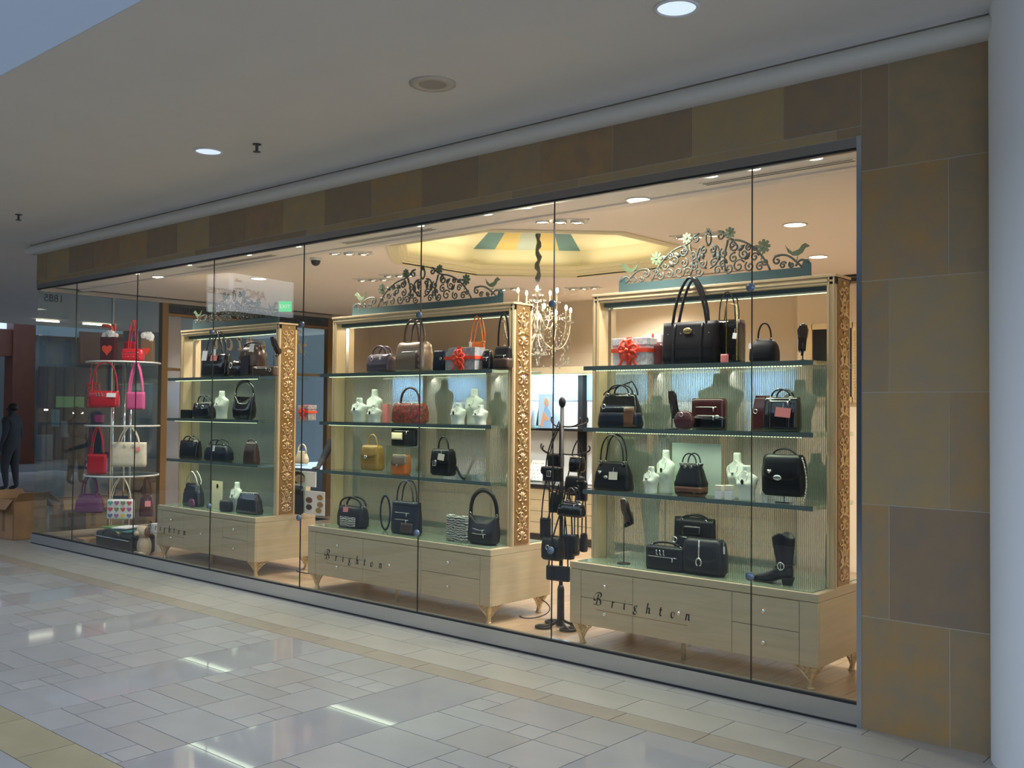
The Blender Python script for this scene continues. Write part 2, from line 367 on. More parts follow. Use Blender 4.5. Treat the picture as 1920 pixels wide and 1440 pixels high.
# ------------------------------------------------------------------ the shop front: stone wall
JX = 0.0; CORNER = -10.57; ZH, ZHT, ZB = 3.19, 3.247, 0.119; STRIP = 3.305; ZC = 3.62; CEIL = 3.8
wall = MB().box(CORNER, 3.2, -0.0025, 0.16, ZHT, ZC+0.2).box(JX, 3.2, -0.0025, 0.16, 0, ZHT).build('wall_front', 'stone_joint')
struct(wall, 'mottled tan limestone cladding around the shop window')
def stone(x0, x1, z0, z1, k):
    g = 0.0022; o = MB().box(x0+g, x1-g, -0.0055+0.0015*random.random(), 0.03, z0+g, z1-g).build('stone_tile', 'stone%d' % k, wall); return o
k = 0
xs = [0.153-0.6135*i for i in range(0, 18)]+[CORNER]
order = [2, 3, 2, 4, 1, 2, 0, 2, 3, 4, 2, 3, 2, 0, 4, 2, 3, 1, 4]
for i in range(len(xs)-1):
    if i == 0: stone(xs[1], JX, STRIP, ZC, order[0]); continue
    if xs[i]-xs[i+1] > 0.02: stone(xs[i+1], xs[i], STRIP, ZC, order[i % len(order)])
stone(JX, 0.153, 3.05, ZC, 2)
xq = 0.0
while xq > CORNER+0.05:
    x2 = max(xq-(0.14 if xq == 0 else 0.61), CORNER); stone(x2, xq, ZHT, STRIP, random.choice([0, 3, 1, 2])); xq = x2
stone(0.153, 0.766, 3.05, ZC, 1); stone(0.766, 1.38, 3.05, ZC, 2)
for r in range(5):
    z0, z1 = 0.61*r, 0.61*(r+1)
    if r % 2 == 0: seq = [JX, 0.464, 1.077, 1.69]
    else: seq = [JX, 0.153, 0.766, 1.38]
    kk = {4: [0, 1], 3: [0, 3], 2: [3, 0], 1: [0, 2], 0: [0, 1]}[r]
    for i in range(3): stone(seq[i], seq[i+1], z0, z1, kk[i % 2])
# white round pilaster beside the stone
cx, cy, R = 1.03, 0.085, 0.38
column = MB().lathe([(R, 0), (R, CEIL+0.02)], 64, (cx, cy, 0)).build('column', 'white_column', smooth=False); smooth_angle(column)
struct(column, 'white round column at the end of the stone wall')

# metal frame of the glazing
fr = MB().box(CORNER, 0.0, -0.004, 0.10, 0.0, ZB).build('trim_1', 'steel'); struct(fr, 'brushed steel kick base under the shop glass')
gk = MB().box(CORNER, -0.024, 0.006, 0.034, ZB, ZB+0.012).build('gasket', 'black_gasket', fr)
MB().box(CORNER, 0.0, -0.007, 0.0, 0.0, 0.012).build('floor_seal', 'black_gasket', fr)
hd = MB().box(CORNER, 0.0, -0.002, 0.10, ZH, ZHT).build('trim_2', 'head_steel'); struct(hd, 'steel head channel above the shop glass')
MB().box(CORNER, -0.024, 0.004, 0.036, ZH-0.012, ZH).build('gasket', 'black_gasket', hd)
jb = MB().box(-0.024, 0.004, -0.008, 0.10, 0.0, ZHT+0.004).build('trim_3', 'jamb_steel'); struct(jb, 'narrow steel jamb between glass and stone')
seams = [CORNER, -9.5, -8.05, -6.53, -5.07, -3.55, -2.195, -0.672, -0.024]
for i in range(len(seams)-1):
    a, b = seams[i], seams[i+1]
    g = MB().box(a+0.002, b-0.002, 0.014, 0.026, ZB+0.004, ZH-0.004).build('window_%d' % (i+1), 'shop_glass')
    struct(g, 'tall frameless pane of the shop window')
    if i < len(seams)-2:
        MB().box(b-0.002, b+0.002, 0.0125, 0.0235, ZB+0.012, ZH-0.012).build('seam', 'black_gasket', g)
        if b > -8.0:
            for zc in (2.46, 0.745):
                MB().lathe([(0.001, -0.022), (0.024, -0.022), (0.026, -0.014), (0.026, 0.0)], 14, (b, -0.009, zc), 'y').build('glass_clip', 'clip_blue', g, True)
# side glazing of the shop (left return and the entrance)
g = MB().box(CORNER-0.006, CORNER+0.006, 0.03, 1.0, ZB, ZH-0.02).build('window_9', 'shop_glass'); struct(g, 'corner pane of the side glazing carrying the number')
g2 = MB().box(CORNER-0.006, CORNER+0.006, 1.005, 1.69, ZB, ZH-0.02).build('window_10', 'shop_glass'); struct(g2, 'narrow pane of the side glazing beside the entrance')
g3 = MB().box(CORNER-0.006, CORNER+0.006, 1.78, 4.55, 2.26, 2.98).build('window_11', 'shop_glass'); struct(g3, 'transom pane over the entrance with gold lettering')
sf = MB().box(CORNER-0.04, CORNER+0.04, 0.03, 4.62, ZH-0.03, ZH+0.03).box(CORNER-0.03, CORNER+0.03, 0.0, 1.74, 0, ZB).box(CORNER-0.02, CORNER+0.02, 0.99, 1.01, ZB, ZH).build('trim_4', 'steel')
struct(sf, 'steel head and base rails of the side glazing')
ef = MB().box(CORNER-0.05, CORNER+0.05, 1.69, 1.78, 0, 3.16).box(CORNER-0.05, CORNER+0.05, 4.55, 4.64, 0, 3.16).box(CORNER-0.03, CORNER+0.03, 1.98, 2.02, 0, 2.26).box(CORNER-0.05, CORNER+0.05, 1.78, 4.55, 2.98, 3.02).box(CORNER-0.04, CORNER+0.04, 1.78, 4.55, 2.22, 2.26).build('door_1', 'gold_back')
struct(ef, 'bronze frame of the shop entrance with scrolled transom')
sb = MB()
for k in range(36):
    y = 1.84+k*0.075
    sb.tube([(CORNER+0.03, q[0], q[2]) for q in spiral(y, 3.09, 0.05, random.random()*6, 1.2, 10)], 0.009, 4)
sb.box(CORNER-0.01, CORNER+0.01, 1.78, 4.55, 3.02, 3.16)
sb.build('scroll_band', 'scroll_grey', ef)
MB().box(CORNER-0.03, CORNER+0.03, 1.78, 1.98, 0.1, 2.98).build('mirror_panel', 'mirror_panel', ef)
# numerals and shop name read from outside, so they show reversed through the shop
num = text_mesh('1885', 0.135, 'house_number', 'lettering_grey'); num.matrix_world = Matrix.Translation((CORNER-0.008, 0.345, 3.045)) @ Matrix(((0, 0, -1, 0), (-1, 0, 0, 0), (0, 1, 0, 0), (0, 0, 0, 1)))
num.scale = (0.95, 1, 1); tag(num, 'dark street number 1885 on the corner side glass, seen reversed', 'sign')

# ------------------------------------------------------------------ mall ceiling
sof = MB().box(-24, 5, -2.85, -0.02, CEIL, CEIL+0.15).box(-24, CORNER-0.02, -0.02, 12, CEIL, CEIL+0.15).build('ceiling', 'soffit'); struct(sof, 'plain off-white soffit over the shop front')
fa = MB().box(-24, 5, -2.852, -2.70, CEIL+0.001, 6.2).build('wall_fascia', 'fascia'); struct(fa, 'pale upstand edging the soffit towards the atrium')
prof = [(0.0, 3.62), (-0.03, 3.62)]+[(-0.045-0.075*math.sin(a), 3.675-0.055*math.cos(a)) for a in [PI*i/8 for i in range(9)]]+[(0.0, 3.735)]
cove = [(0.0, 3.733), (-0.07, 3.734)]+[(-0.075-0.30*(1-math.cos(a)), 3.735+0.066*math.sin(a)) for a in [PI/2*i/9 for i in range(10)]]+[(0.0, 3.81)]
cor = MB().rings([[(x, y, z) for y, z in prof] for x in (CORNER-0.10, 4)]).build('trim_5', 'cornice_paint'); smooth_angle(cor, 50); struct(cor, 'cream half-round cornice above the stone')
smooth_angle(MB().rings([[(x, y, z) for y, z in cove] for x in (CORNER-0.07, 4)]).build('cove', 'soffit', cor), 50)
cor2 = MB().rings([[(CORNER+y, yy, z) for y, z in prof] for yy in (-0.10, 8)]).build('trim_6', 'cornice_paint'); smooth_angle(cor2, 50); struct(cor2, 'cream cornice returning along the side of the shop')
sw = MB().box(CORNER, CORNER+0.1, 0.16, 8, ZH+0.03, ZC+0.2).build('wall_left', 'stone2'); struct(sw, 'stone fascia over the side entrance')
def downlight_mall(x, y, label):
    e = empty('recessed_downlight', (x, y, CEIL), label, 'ceiling light', 'mall soffit downlights')
    MB().lathe([(0.118, 0.0), (0.118, -0.008), (0.102, -0.010), (0.098, 0.0)], 28).build('trim_ring', 'lamp_trim', e, True)
    MB().lathe([(0.001, -0.003), (0.10, -0.003), (0.10, -0.001), (0.001, -0.001)], 28).build('lens', 'lamp_blue', e)
downlight_mall(-0.56, -1.01, 'recessed downlight in the soffit nearer the white column'); downlight_mall(-5.0, -1.0, 'recessed downlight in the soffit beside a sprinkler')
sp = empty('ceiling_speaker', (-2.39, -0.99, CEIL), 'beige round ceiling speaker in the soffit', 'speaker')
MB().lathe([(0.15, 0.0), (0.15, -0.008), (0.09, -0.012), (0.085, 0.0)], 28).build('rim', 'speaker_trim', sp, True)
MB().lathe([(0.001, -0.010), (0.088, -0.010), (0.088, 0), (0.001, 0)], 28).build('grille', 'speaker_grille', sp)
for x, lb in ((-4.51, 'small sprinkler head hanging beside the downlight'), (-9.0, 'small sprinkler head near the corner of the shop')):
    e = empty('sprinkler', (x, -0.87, CEIL), lb, 'sprinkler', 'soffit sprinklers')
    MB().lathe([(0.035, 0), (0.035, -0.006), (0.012, -0.010), (0.012, -0.05), (0.008, -0.055)], 12).build('body', 'dark_ceiling_metal', e)
    MB().lathe([(0.03, -0.060), (0.03, -0.064), (0.001, -0.066)], 12).build('deflector', 'dark_ceiling_metal', e)

# ------------------------------------------------------------------ the shop room
SC = 3.22; BY = 5.4
sfl = MB().box(CORNER, 0, 0.10, BY, -0.03, -0.003).build('floor_shop', 'plank_gap'); struct(sfl, 'oak plank floor of the shop')
pw, pl = 0.17, 1.77; pcache = {}
for i in range(int(10.5/pw)):
    off = (i*0.63) % pl
    y = 0.10-off; j = 0
    while y < BY:
        a, b = max(y, 0.10), min(y+pl, BY); y += pl
        if b-a < 0.05: continue
        key = (round(b-a, 3), (i*7+j*3) % 4); j += 1
        if key not in pcache:
            me = MB().box(-pw/2+0.0012, pw/2-0.0012, -(b-a)/2+0.0012, (b-a)/2-0.0012, -0.01, 0).mesh('plank'); me.materials.append(M('plank%d' % key[1])); pcache[key] = me
        o = bpy.data.objects.new('plank', pcache[key]); col.objects.link(o); o.parent = sfl; o.location = (CORNER+0.05+pw*(i+0.5), (a+b)/2, 0)
wb = MB().box(CORNER, 0.2, BY, BY+0.15, 0, 3.9).build('wall_back', 'shop_wall'); struct(wb, 'warm tan back wall of the shop')
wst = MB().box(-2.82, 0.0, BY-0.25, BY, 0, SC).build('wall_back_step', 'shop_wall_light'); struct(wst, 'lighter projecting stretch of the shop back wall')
wr = MB().box(0.0, 0.15, 0.16, BY, 0, 3.9).build('wall_right', 'shop_wall'); struct(wr, 'side wall of the shop behind the stone cladding')
wl2 = MB().box(CORNER-0.05, CORNER+0.05, 4.64, BY, 0, 3.9).build('wall_left_back', 'shop_wall'); struct(wl2, 'short wall between entrance and back wall')
# ceiling with an octagonal coffer
CX, CY, CR = -4.05, 2.05, 1.46
def octo(r, z, n=8): return [(CX+r*math.cos(PI/8+k*PI/4), CY+r*math.sin(PI/8+k*PI/4), z) for k in range(n)]
cm = bmesh.new()
outer = [(CORNER, 0.0), (0.0, 0.0), (0.0, BY), (CORNER, BY)]
o8 = [(q[0], q[1]) for q in octo(CR, 0)]
cb = MB()
def poly(pts): cb.add([(x, y, SC) for x, y in pts], [tuple(range(len(pts)))])
xl, xr = CX-CR*math.cos(PI/8), CX+CR*math.cos(PI/8); yl, yh = CY-CR*math.cos(PI/8), CY+CR*math.cos(PI/8); h = CR*math.sin(PI/8)
poly([(CORNER, 0), (xl, 0), (xl, BY), (CORNER, BY)]); poly([(xr, 0), (0, 0), (0, BY), (xr, BY)])
poly([(xl, 0), (xr, 0), (xr, yl), (xl, yl)]); poly([(xl, yh), (xr, yh), (xr, BY), (xl, BY)])
for sx, X in ((-1, xl), (1, xr)):
    for Yc in (yl, yh):
        sy = -1 if Yc == yl else 1
        poly([(X, Yc), (CX+sx*h, Yc), (X, CY+sy*h)])
ceil = cb.build('ceiling_shop', 'shop_ceiling', solid=0.0); struct(ceil, 'warm white shop ceiling around an octagonal coffer')
MB().box(CORNER, 0, 0.10, BY, 3.92, 4.0).build('slab', 'shop_ceiling', ceil)
mold = MB().rings([octo(CR, SC-0.012), octo(CR+0.10, SC-0.012), octo(CR+0.10, SC), octo(CR, SC), ], closed=True, cap=False)
for r, z0, z1 in ((CR-0.0, SC-0.015, SC+0.035), (CR-0.035, SC+0.02, SC+0.07), (CR-0.07, SC+0.055, SC+0.10)):
    mold.rings([octo(r, z0), octo(r+0.06, z0), octo(r+0.06, z1), octo(r, z1)], closed=True, cap=False)
mold.build('coffer_moulding', 'cream', ceil)
MB().rings([octo(CR+0.12, SC+0.10), octo(CR+0.12, SC+0.34), octo(CR+0.13, SC+0.34), octo(CR+0.13, SC+0.10)], closed=True, cap=False).build('coffer_wall', 'cream_glow', ceil)
for k in range(8):
    A, B = octo(CR+0.12, SC+0.30)[k], octo(CR+0.12, SC+0.30)[(k+1) % 8]; C, D = octo(0.42, SC+0.66)[(k+1) % 8], octo(0.42, SC+0.66)[k]
    def lp(P, Q, t): return tuple(P[i]+(Q[i]-P[i])*t for i in range(3))
    if k % 2 == 0:
        for s, mm in enumerate(['stripe_teal', 'stripe_yellow', 'stripe_pale', 'stripe_yellow', 'stripe_teal']):
            MB().quad(lp(A, B, s/5), lp(A, B, (s+1)/5), lp(D, C, (s+1)/5), lp(D, C, s/5)).build('dome_stripe', mm, ceil)
    else: MB().quad(A, B, C, D).build('dome_panel', 'cream_glow', ceil)
MB().add(octo(0.43, SC+0.66), [tuple(range(8))]).build('dome_cap', 'cream', ceil)
for k in range(8):
    a = k*PI/4
    area_light('coffer_light', (CX+(CR-0.05)*math.cos(a)*0.94, CY+(CR-0.05)*math.sin(a)*0.94, SC+0.12), 0.9, 1.2, (1, 0.9, 0.66), (PI, 0, 0), 0.06) .rotation_euler = (PI, 0, a+PI/2)
# ceiling lamps of the shop
n_dl = [0]
def downlight(x, y, label, power=30, r=0.085, bright='lamp_warm', group='shop ceiling downlights'):
    e = empty('recessed_downlight', (x, y, SC), label, 'ceiling light', group)
    MB().lathe([(r*1.18, 0.0), (r*1.18, -0.006), (r, -0.008), (r, 0.0)], 24).build('trim_ring', 'lamp_trim', e, True)
    MB().lathe([(0.001, -0.003), (r, -0.003), (r, -0.001), (0.001, -0.001)], 24).build('lens', bright, e)
    if power: area_light('downlight_beam', (x, y, SC-0.02), r*2, power, (1.0, 0.915, 0.845), shape='DISK', spread=2.6)
def spots(x, y, rz, label, lamps=(0, 1, 2), power=0):
    e = empty('spot_fixture', (x, y, SC), label, 'ceiling light', 'recessed multi-lamp spot fixtures', rz); e.scale = (.66, .66, 1)
    MB().box(-0.32, 0.32, -0.11, 0.11, -0.004, 0.0).build('housing', 'lamp_trim', e)
    MB().box(-0.34, -0.32, -0.13, 0.13, -0.008, 0).box(0.32, 0.34, -0.13, 0.13, -0.008, 0).box(-0.34, 0.34, -0.13, -0.11, -0.008, 0).box(-0.34, 0.34, 0.11, 0.13, -0.008, 0).build('trim_frame', 'lamp_trim', e)
    for i in range(3):
        u = -0.21+0.21*i
        MB().lathe([(0.085, -0.004), (0.085, -0.022), (0.062, -0.026), (0.06, -0.006)], 16, (u, 0, 0)).build('lamp_ring', 'silver', e, True)
        MB().lathe([(0.001, -0.018), (0.06, -0.018), (0.06, -0.006), (0.001, -0.006)], 16, (u, 0, 0)).build('lamp', 'lamp_warm' if i in lamps else 'lamp_soft', e)
    if power: area_light('spot_beam', (x, y, SC-0.03), 0.5, power, (1.0, 0.915, 0.845), (0, 0, rz), 0.15, spread=2.4)
downlight(-1.81, 0.49, 'round downlight near the window between two linear vents', 32)
downlight(-1.37, 2.05, 'round downlight over the display unit with the boot', 32)
downlight(-1.93, 3.72, 'round downlight towards the picture frame', 32)
q = at_z(300, 519, SC); downlight(q[0], q[1], 'round downlight above the tiered round display', 24)
q = at_z(485, 522, SC); downlight(q[0], q[1], 'round downlight by the side entrance', 28)
for i, x in enumerate((-0.35, -0.75, -1.05, -2.6, -3.0, -3.75, -5.4, -6.2, -7.3, -8.4)):
    downlight(x, 0.17, 'small bright downlight close behind the window head', 1.6, 0.05, group='small downlights behind the window head')
for (px, py, rz, lamps, pw2, lb) in ((1050, 413, 0.75, (0, 1), 24, 'multi-lamp spot fixture on the window side of the coffer'), (655, 473, 0.75, (1,), 24, 'multi-lamp spot fixture beside the security camera'),
        (700, 523, 0.4, (0,), 20, 'multi-lamp spot fixture over the display unit by the round tiers'), (1308, 441, 0.2, (0, 1, 2), 26, 'multi-lamp spot fixture above the crest of the boot unit'),
        (945, 541, 0.3, (0, 1, 2), 26, 'multi-lamp spot fixture on the entrance side of the chandelier'), (1095, 539, 0.3, (0, 1, 2), 26, 'multi-lamp spot fixture on the stone-wall side of the chandelier'), (1200, 541, 0.3, (0, 1, 2), 20, 'multi-lamp spot fixture nearest the showcase wall'),
        (750, 515, 0.4, (0, 1), 20, 'multi-lamp spot fixture behind the middle crest')):
    q = at_z(px, py, SC); spots(q[0], q[1], rz, lb, lamps, pw2*1.5)
for (x0, x1, y, lb) in ((-1.22, -0.17, 0.36, 'linear air slot in the ceiling by the stone jamb'), (-4.95, -3.75, 0.36, 'linear air slot in the ceiling before the coffer'), (-7.4, -6.0, 0.36, 'linear air slot in the ceiling above the unit by the round tiers'), (-4.1, -2.9, 4.1, 'linear air slot in the ceiling by the showcase wall')):
    e = empty('air_vent', ((x0+x1)/2, y, SC), lb, 'vent', 'linear ceiling vents'); hw = (x1-x0)/2
    MB().box(-hw, hw, -0.045, 0.045, -0.004, 0).build('frame', 'shop_ceiling', e)
    for s in (-0.02, 0.02): MB().box(-hw+0.02, hw-0.02, s-0.009, s+0.009, -0.006, -0.002).build('slot', 'dark_ceiling_metal', e)
MB().rings([[(x, y, z) for y, z in ((0.50, SC), (0.50, SC-0.012), (0.56, SC-0.020), (0.62, SC-0.012), (0.62, SC))] for x in (CORNER+0.1, -0.02)]).build('ceiling_bead', 'shop_ceiling', ceil)
q = at_z(592, 484, SC); e = empty('security_camera', tuple(q), 'small dark dome camera on the shop ceiling', 'camera')
MB().lathe([(0.06, 0), (0.06, -0.02), (0.05, -0.025)], 16).build('mount', 'lamp_trim', e, True); MB().ball((0, 0, -0.03), 0.05).build('dome', 'black_gasket', e, True)
e = empty('exit_sign', (-9.0, 2.63, 3.09), 'glowing green exit sign hung from the shop ceiling', 'sign', rz=0.72)
MB().box(-0.085, 0.085, -0.012, 0.012, -0.07, 0.07).build('panel', 'exit_green', e); MB().box(-0.004, 0.004, -0.004, 0.004, 0.07, 0.13).build('stem', 'lamp_trim', e)
t = text_mesh('EXIT', 0.072, 'lettering', 'exit_white', 0.001, parent=e, align='CENTER'); t.location = (0, -0.014, -0.026); t.rotation_euler = (PI/2, 0, 0)
# ------------------------------------------------------------------ display units
SH = (2.045, 1.59, 1.13); SHT = 0.028; CZ0, CZ1 = 0.15, 0.60; CY0, CY1 = 0.47, 1.22; FY0, FY1 = 0.73, 0.95; FZ = 2.60
def relief(mb, x, y0, y1, z0, z1):         # carved scroll relief on a side panel (plane x)
    yc = (y0+y1)/2; hw = (y1-y0)/2-0.012; n = round((z1-z0)/0.30); H = (z1-z0)/n
    def S(P, r=0.0065): mb.tube([(x, yc+q[0], q[2]) for q in P], [(r*0.8, r)]*len(P) if False else r, 5)
    for k in range(n):
        b = z0+k*H
        for s in (-1, 1):
            S(spiral(s*hw*0.50, b+H*0.13, hw*0.46, PI/2, 1.25, 14, sgn=s)); S(spiral(s*hw*0.52, b+H*0.42, hw*0.40, -PI/2, 1.1, 12, sgn=-s))
            S(bez((s*hw*0.9, 0, b+H*0.30), (s*hw*0.2, 0, b+H*0.30), (s*hw*0.2, 0, b+H*0.62), (s*hw*0.86, 0, b+H*0.66), 7), 0.007)
            S(spiral(s*hw*0.48, b+H*0.82, hw*0.44, PI, 1.1, 12, sgn=-s)); S(bez((0, 0, b+H*0.52), (s*hw*0.4, 0, b+H*0.58), (s*hw*0.3, 0, b+H*0.72), (0, 0, b+H*0.76), 6))
            S([(s*hw*0.12, 0, b+H*0.02), (s*hw*0.12, 0, b+H*0.28)], 0.006)
        for zz in (0.35, 0.64, 0.97): mb.ball((x, yc, b+H*zz), (0.010, 0.012, 0.014), 7, 4)
    return mb
def cast_foot(parent, x, y, sx, sy):        # pierced cabriole bracket foot
    e = MB(); zt = CZ0+0.004; ex, ey = x+sx*.045, y+sy*.035
    e.rings([[(x+(ex-x)*(1-t)**1.5+dx*wd, y+(ey-y)*(1-t)**1.5+dy*wd, zt*(1-t)) for dx, dy in ((-1, -1), (1, -1), (1, 1), (-1, 1))] for t, wd in ((0, .020), (.2, .018), (.45, .015), (.7, .013), (.9, .014), (1.0, .017))])
    for ax in (0, 1):
        s = -sx if ax == 0 else -sy; cx0, cy0 = ex, ey
        def P(u, z): t = 1-z/zt; bx, by = x+(ex-x)*(1-t)**1.5, y+(ey-y)*(1-t)**1.5; return (bx+s*u, by, z) if ax == 0 else (bx, by+s*u, z)
        for (z0, u1, r) in ((.012, .155, .0085), (.05, .105, .005), (.085, .06, .005)):
            e.tube([P(u1*(t**1.6), z0+(zt-z0)*t) for t in [i/8 for i in range(9)]], r, 5)
        e.tube([P(u, zt-.004) for u in (0, .08, .155)], .006, 4)
        for (u, z, r) in ((.035, zt-.022, .015), (.068, zt-.022, .015), (.100, zt-.020, .012), (.128, zt-.014, .008), (.032, zt-.055, .014), (.062, zt-.050, .011), (.025, zt-.085, .011)):
            e.tube([P(u+r*math.cos(a), z+r*math.sin(a)) for a in [2*PI*i/9 for i in range(9)]], .0048, 4, closed=True)
    e.lathe([(0.024, 0), (0.026, 0.006), (0.018, 0.012)], 10, (x, y, 0))
    return e.build('foot', 'gold_cast', parent, True)
def flower(mb, cx, cz, r, y, n=8):
    for k in range(n):
        a = 2*PI*k/n; d = (math.cos(a), math.sin(a)); p = (-d[1], d[0])
        pts = [(cx+d[0]*r*u+p[0]*r*v, y, cz+d[1]*r*u+p[1]*r*v) for u, v in ((0.12, 0.0), (0.55, 0.22), (0.95, 0.20), (1.0, 0.0), (0.95, -0.20), (0.55, -0.22))]
        mb.rings([[(q[0], y-0.003, q[2]) for q in pts], [(q[0], y+0.003, q[2]) for q in pts]])
    mb.ball((cx, y-0.004, cz), (r*0.22, 0.006, r*0.22), 8, 4)
def bird(mb, cx, cz, s, y, k=0.10):
    out = [(-1.0, 0.35), (-0.62, 0.62), (-0.35, 0.50), (-0.1, 0.18), (0.45, 0.02), (0.95, 0.45), (1.05, 0.62), (0.80, 0.0), (0.40, -0.28), (0.0, -0.32), (-0.4, -0.12), (-0.62, 0.22)]
    mb.prism([(cx+s*u*k, cz+v*k) for u, v in out], y-0.003, y+0.003); mb.tube([(cx, y, cz-0.03), (cx+s*0.01, y, cz-0.075)], 0.003, 4)
def make_crest(parent, x0, x1, y, z):
    cxm, hw = (x0+x1)/2, (x1-x0)/2; bh = 0.075
    pts = [(x0, z), (x1, z), (x1, z+bh+0.02), (x1-0.02, z+bh+0.05), (x1-0.05, z+bh+0.05), (x1-0.07, z+bh)]+[(x0+0.07, z+bh), (x0+0.05, z+bh+0.05), (x0+0.02, z+bh+0.05), (x0, z+bh+0.02)]
    crest = MB().prism(pts, y-0.004, y+0.004).build('crest', 'teal_metal', parent)
    sm = MB(); zt = z+bh; r = 0.0078; Hh = 0.335
    def S(P, rr=r): sm.tube([(q[0], y, q[2]) for q in P], [(rr)]*len(P), 5)
    for s in (-1, 1):
        X = lambda u: cxm+s*u*hw
        k = hw/0.78
        # big descending scrolls
        S(bez((X(0.62), 0, zt), (X(0.56), 0, zt+0.10), (X(0.44), 0, zt+0.22), (X(0.26), 0, zt+0.235), 12)); S(spiral(X(0.27), zt+0.19, 0.045, PI/2, 1.2, 14, sgn=s))
        S(bez((X(0.26), 0, zt+0.235), (X(0.17), 0, zt+0.25), (X(0.17), 0, zt+0.30), (X(0.10), 0, zt+0.31), 8)); S(spiral(X(0.125), zt+0.275, 0.035, PI/2, 1.2, 12, sgn=-s))
        S(bez((X(0.92), 0, zt), (X(0.84), 0, zt+0.05), (X(0.80), 0, zt+0.115), (X(0.66), 0, zt+0.09), 10)); S(spiral(X(0.685), zt+0.06, 0.035, PI/3, 1.2, 12, sgn=s))
        S(bez((X(0.98), 0, zt+0.02), (X(0.93), 0, zt+0.07), (X(0.88), 0, zt+0.05), (X(0.86), 0, zt+0.01), 8))
        # central vase
        S(bez((X(0.02), 0, zt+0.055), (X(0.13), 0, zt+0.08), (X(0.15), 0, zt+0.20), (X(0.06), 0, zt+0.215), 10)); S(spiral(X(0.045), zt+0.185, 0.030, PI/2, 1.3, 14, sgn=-s))
        S(bez((X(0.0), 0, zt+0.215), (X(0.05), 0, zt+0.25), (X(0.02), 0, zt+0.31), (X(0.0), 0, zt+0.325), 8)); S(bez((X(0.19), 0, zt+0.02), (X(0.13), 0, zt+0.10), (X(0.19), 0, zt+0.19), (X(0.20), 0, zt+0.24), 9))
        for (u, v, rr, a) in ((0.10, 0.035, 0.034, 0), (0.21, 0.04, 0.036, PI), (0.31, 0.05, 0.045, 0.5), (0.42, 0.04, 0.036, 2.2), (0.52, 0.032, 0.030, 1.0), (0.36, 0.13, 0.036, 2.5), (0.47, 0.10, 0.030, 0.3), (0.26, 0.11, 0.035, 1.2), (0.74, 0.025, 0.024, 0.4), (0.82, 0.022, 0.020, 2.0), (0.06, 0.09, 0.032, 0.8), (0.16, 0.15, 0.034, 2.0), (0.25, 0.20, 0.024, 0.2), (0.41, 0.17, 0.024, 1.4), (0.57, 0.06, 0.024, 2.8), (0.15, 0.075, 0.026, 1.0)):
            S(spiral(X(u), zt+v, rr*1.08, a, 1.35, 14, sgn=s), 0.0066)
        for (u, v, a) in ((0.37, 0.085, 0.9), (0.30, 0.155, 0.6), (0.12, 0.10, 1.9), (0.05, 0.12, 1.3), (0.44, 0.15, 0.4), (0.20, 0.075, 2.4)):
            c, sn = math.cos(a), math.sin(a); leaf = [(0, 0), (0.022, 0.018), (0.044, 0.015), (0.068, 0), (0.044, -0.015), (0.022, -0.018)]
            sm.prism([(X(u)+s*(p*c-q*sn), zt+v+p*sn+q*c) for p, q in leaf], y-0.003, y+0.003)
    so = sm.build('scrollwork', 'crest_dark', crest, True)
    for s in (-1, 1):
        for (u, v, rr) in ((0.225, 0.285, 0.042), (0.56, 0.165, 0.050)):
            m2 = MB(); m2.tube([(cxm+s*u*hw, y, zt+v), (cxm+s*(u-0.03)*hw, y, zt+v-0.09)], 0.004, 4); flower(m2, cxm+s*u*hw, zt+v, rr, y-0.006); m2.build('flower', 'flower_green', crest)
        m2 = MB(); bird(m2, cxm+s*0.88*hw, zt+0.105, -s if s > 0 else -s, y-0.004, 0.085); m2.build('bird', 'flower_green', crest)
    m2 = MB(); flower(m2, cxm, zt+0.315, 0.026, y-0.006, 6); m2.build('flower', 'crest_dark', crest)
    return crest
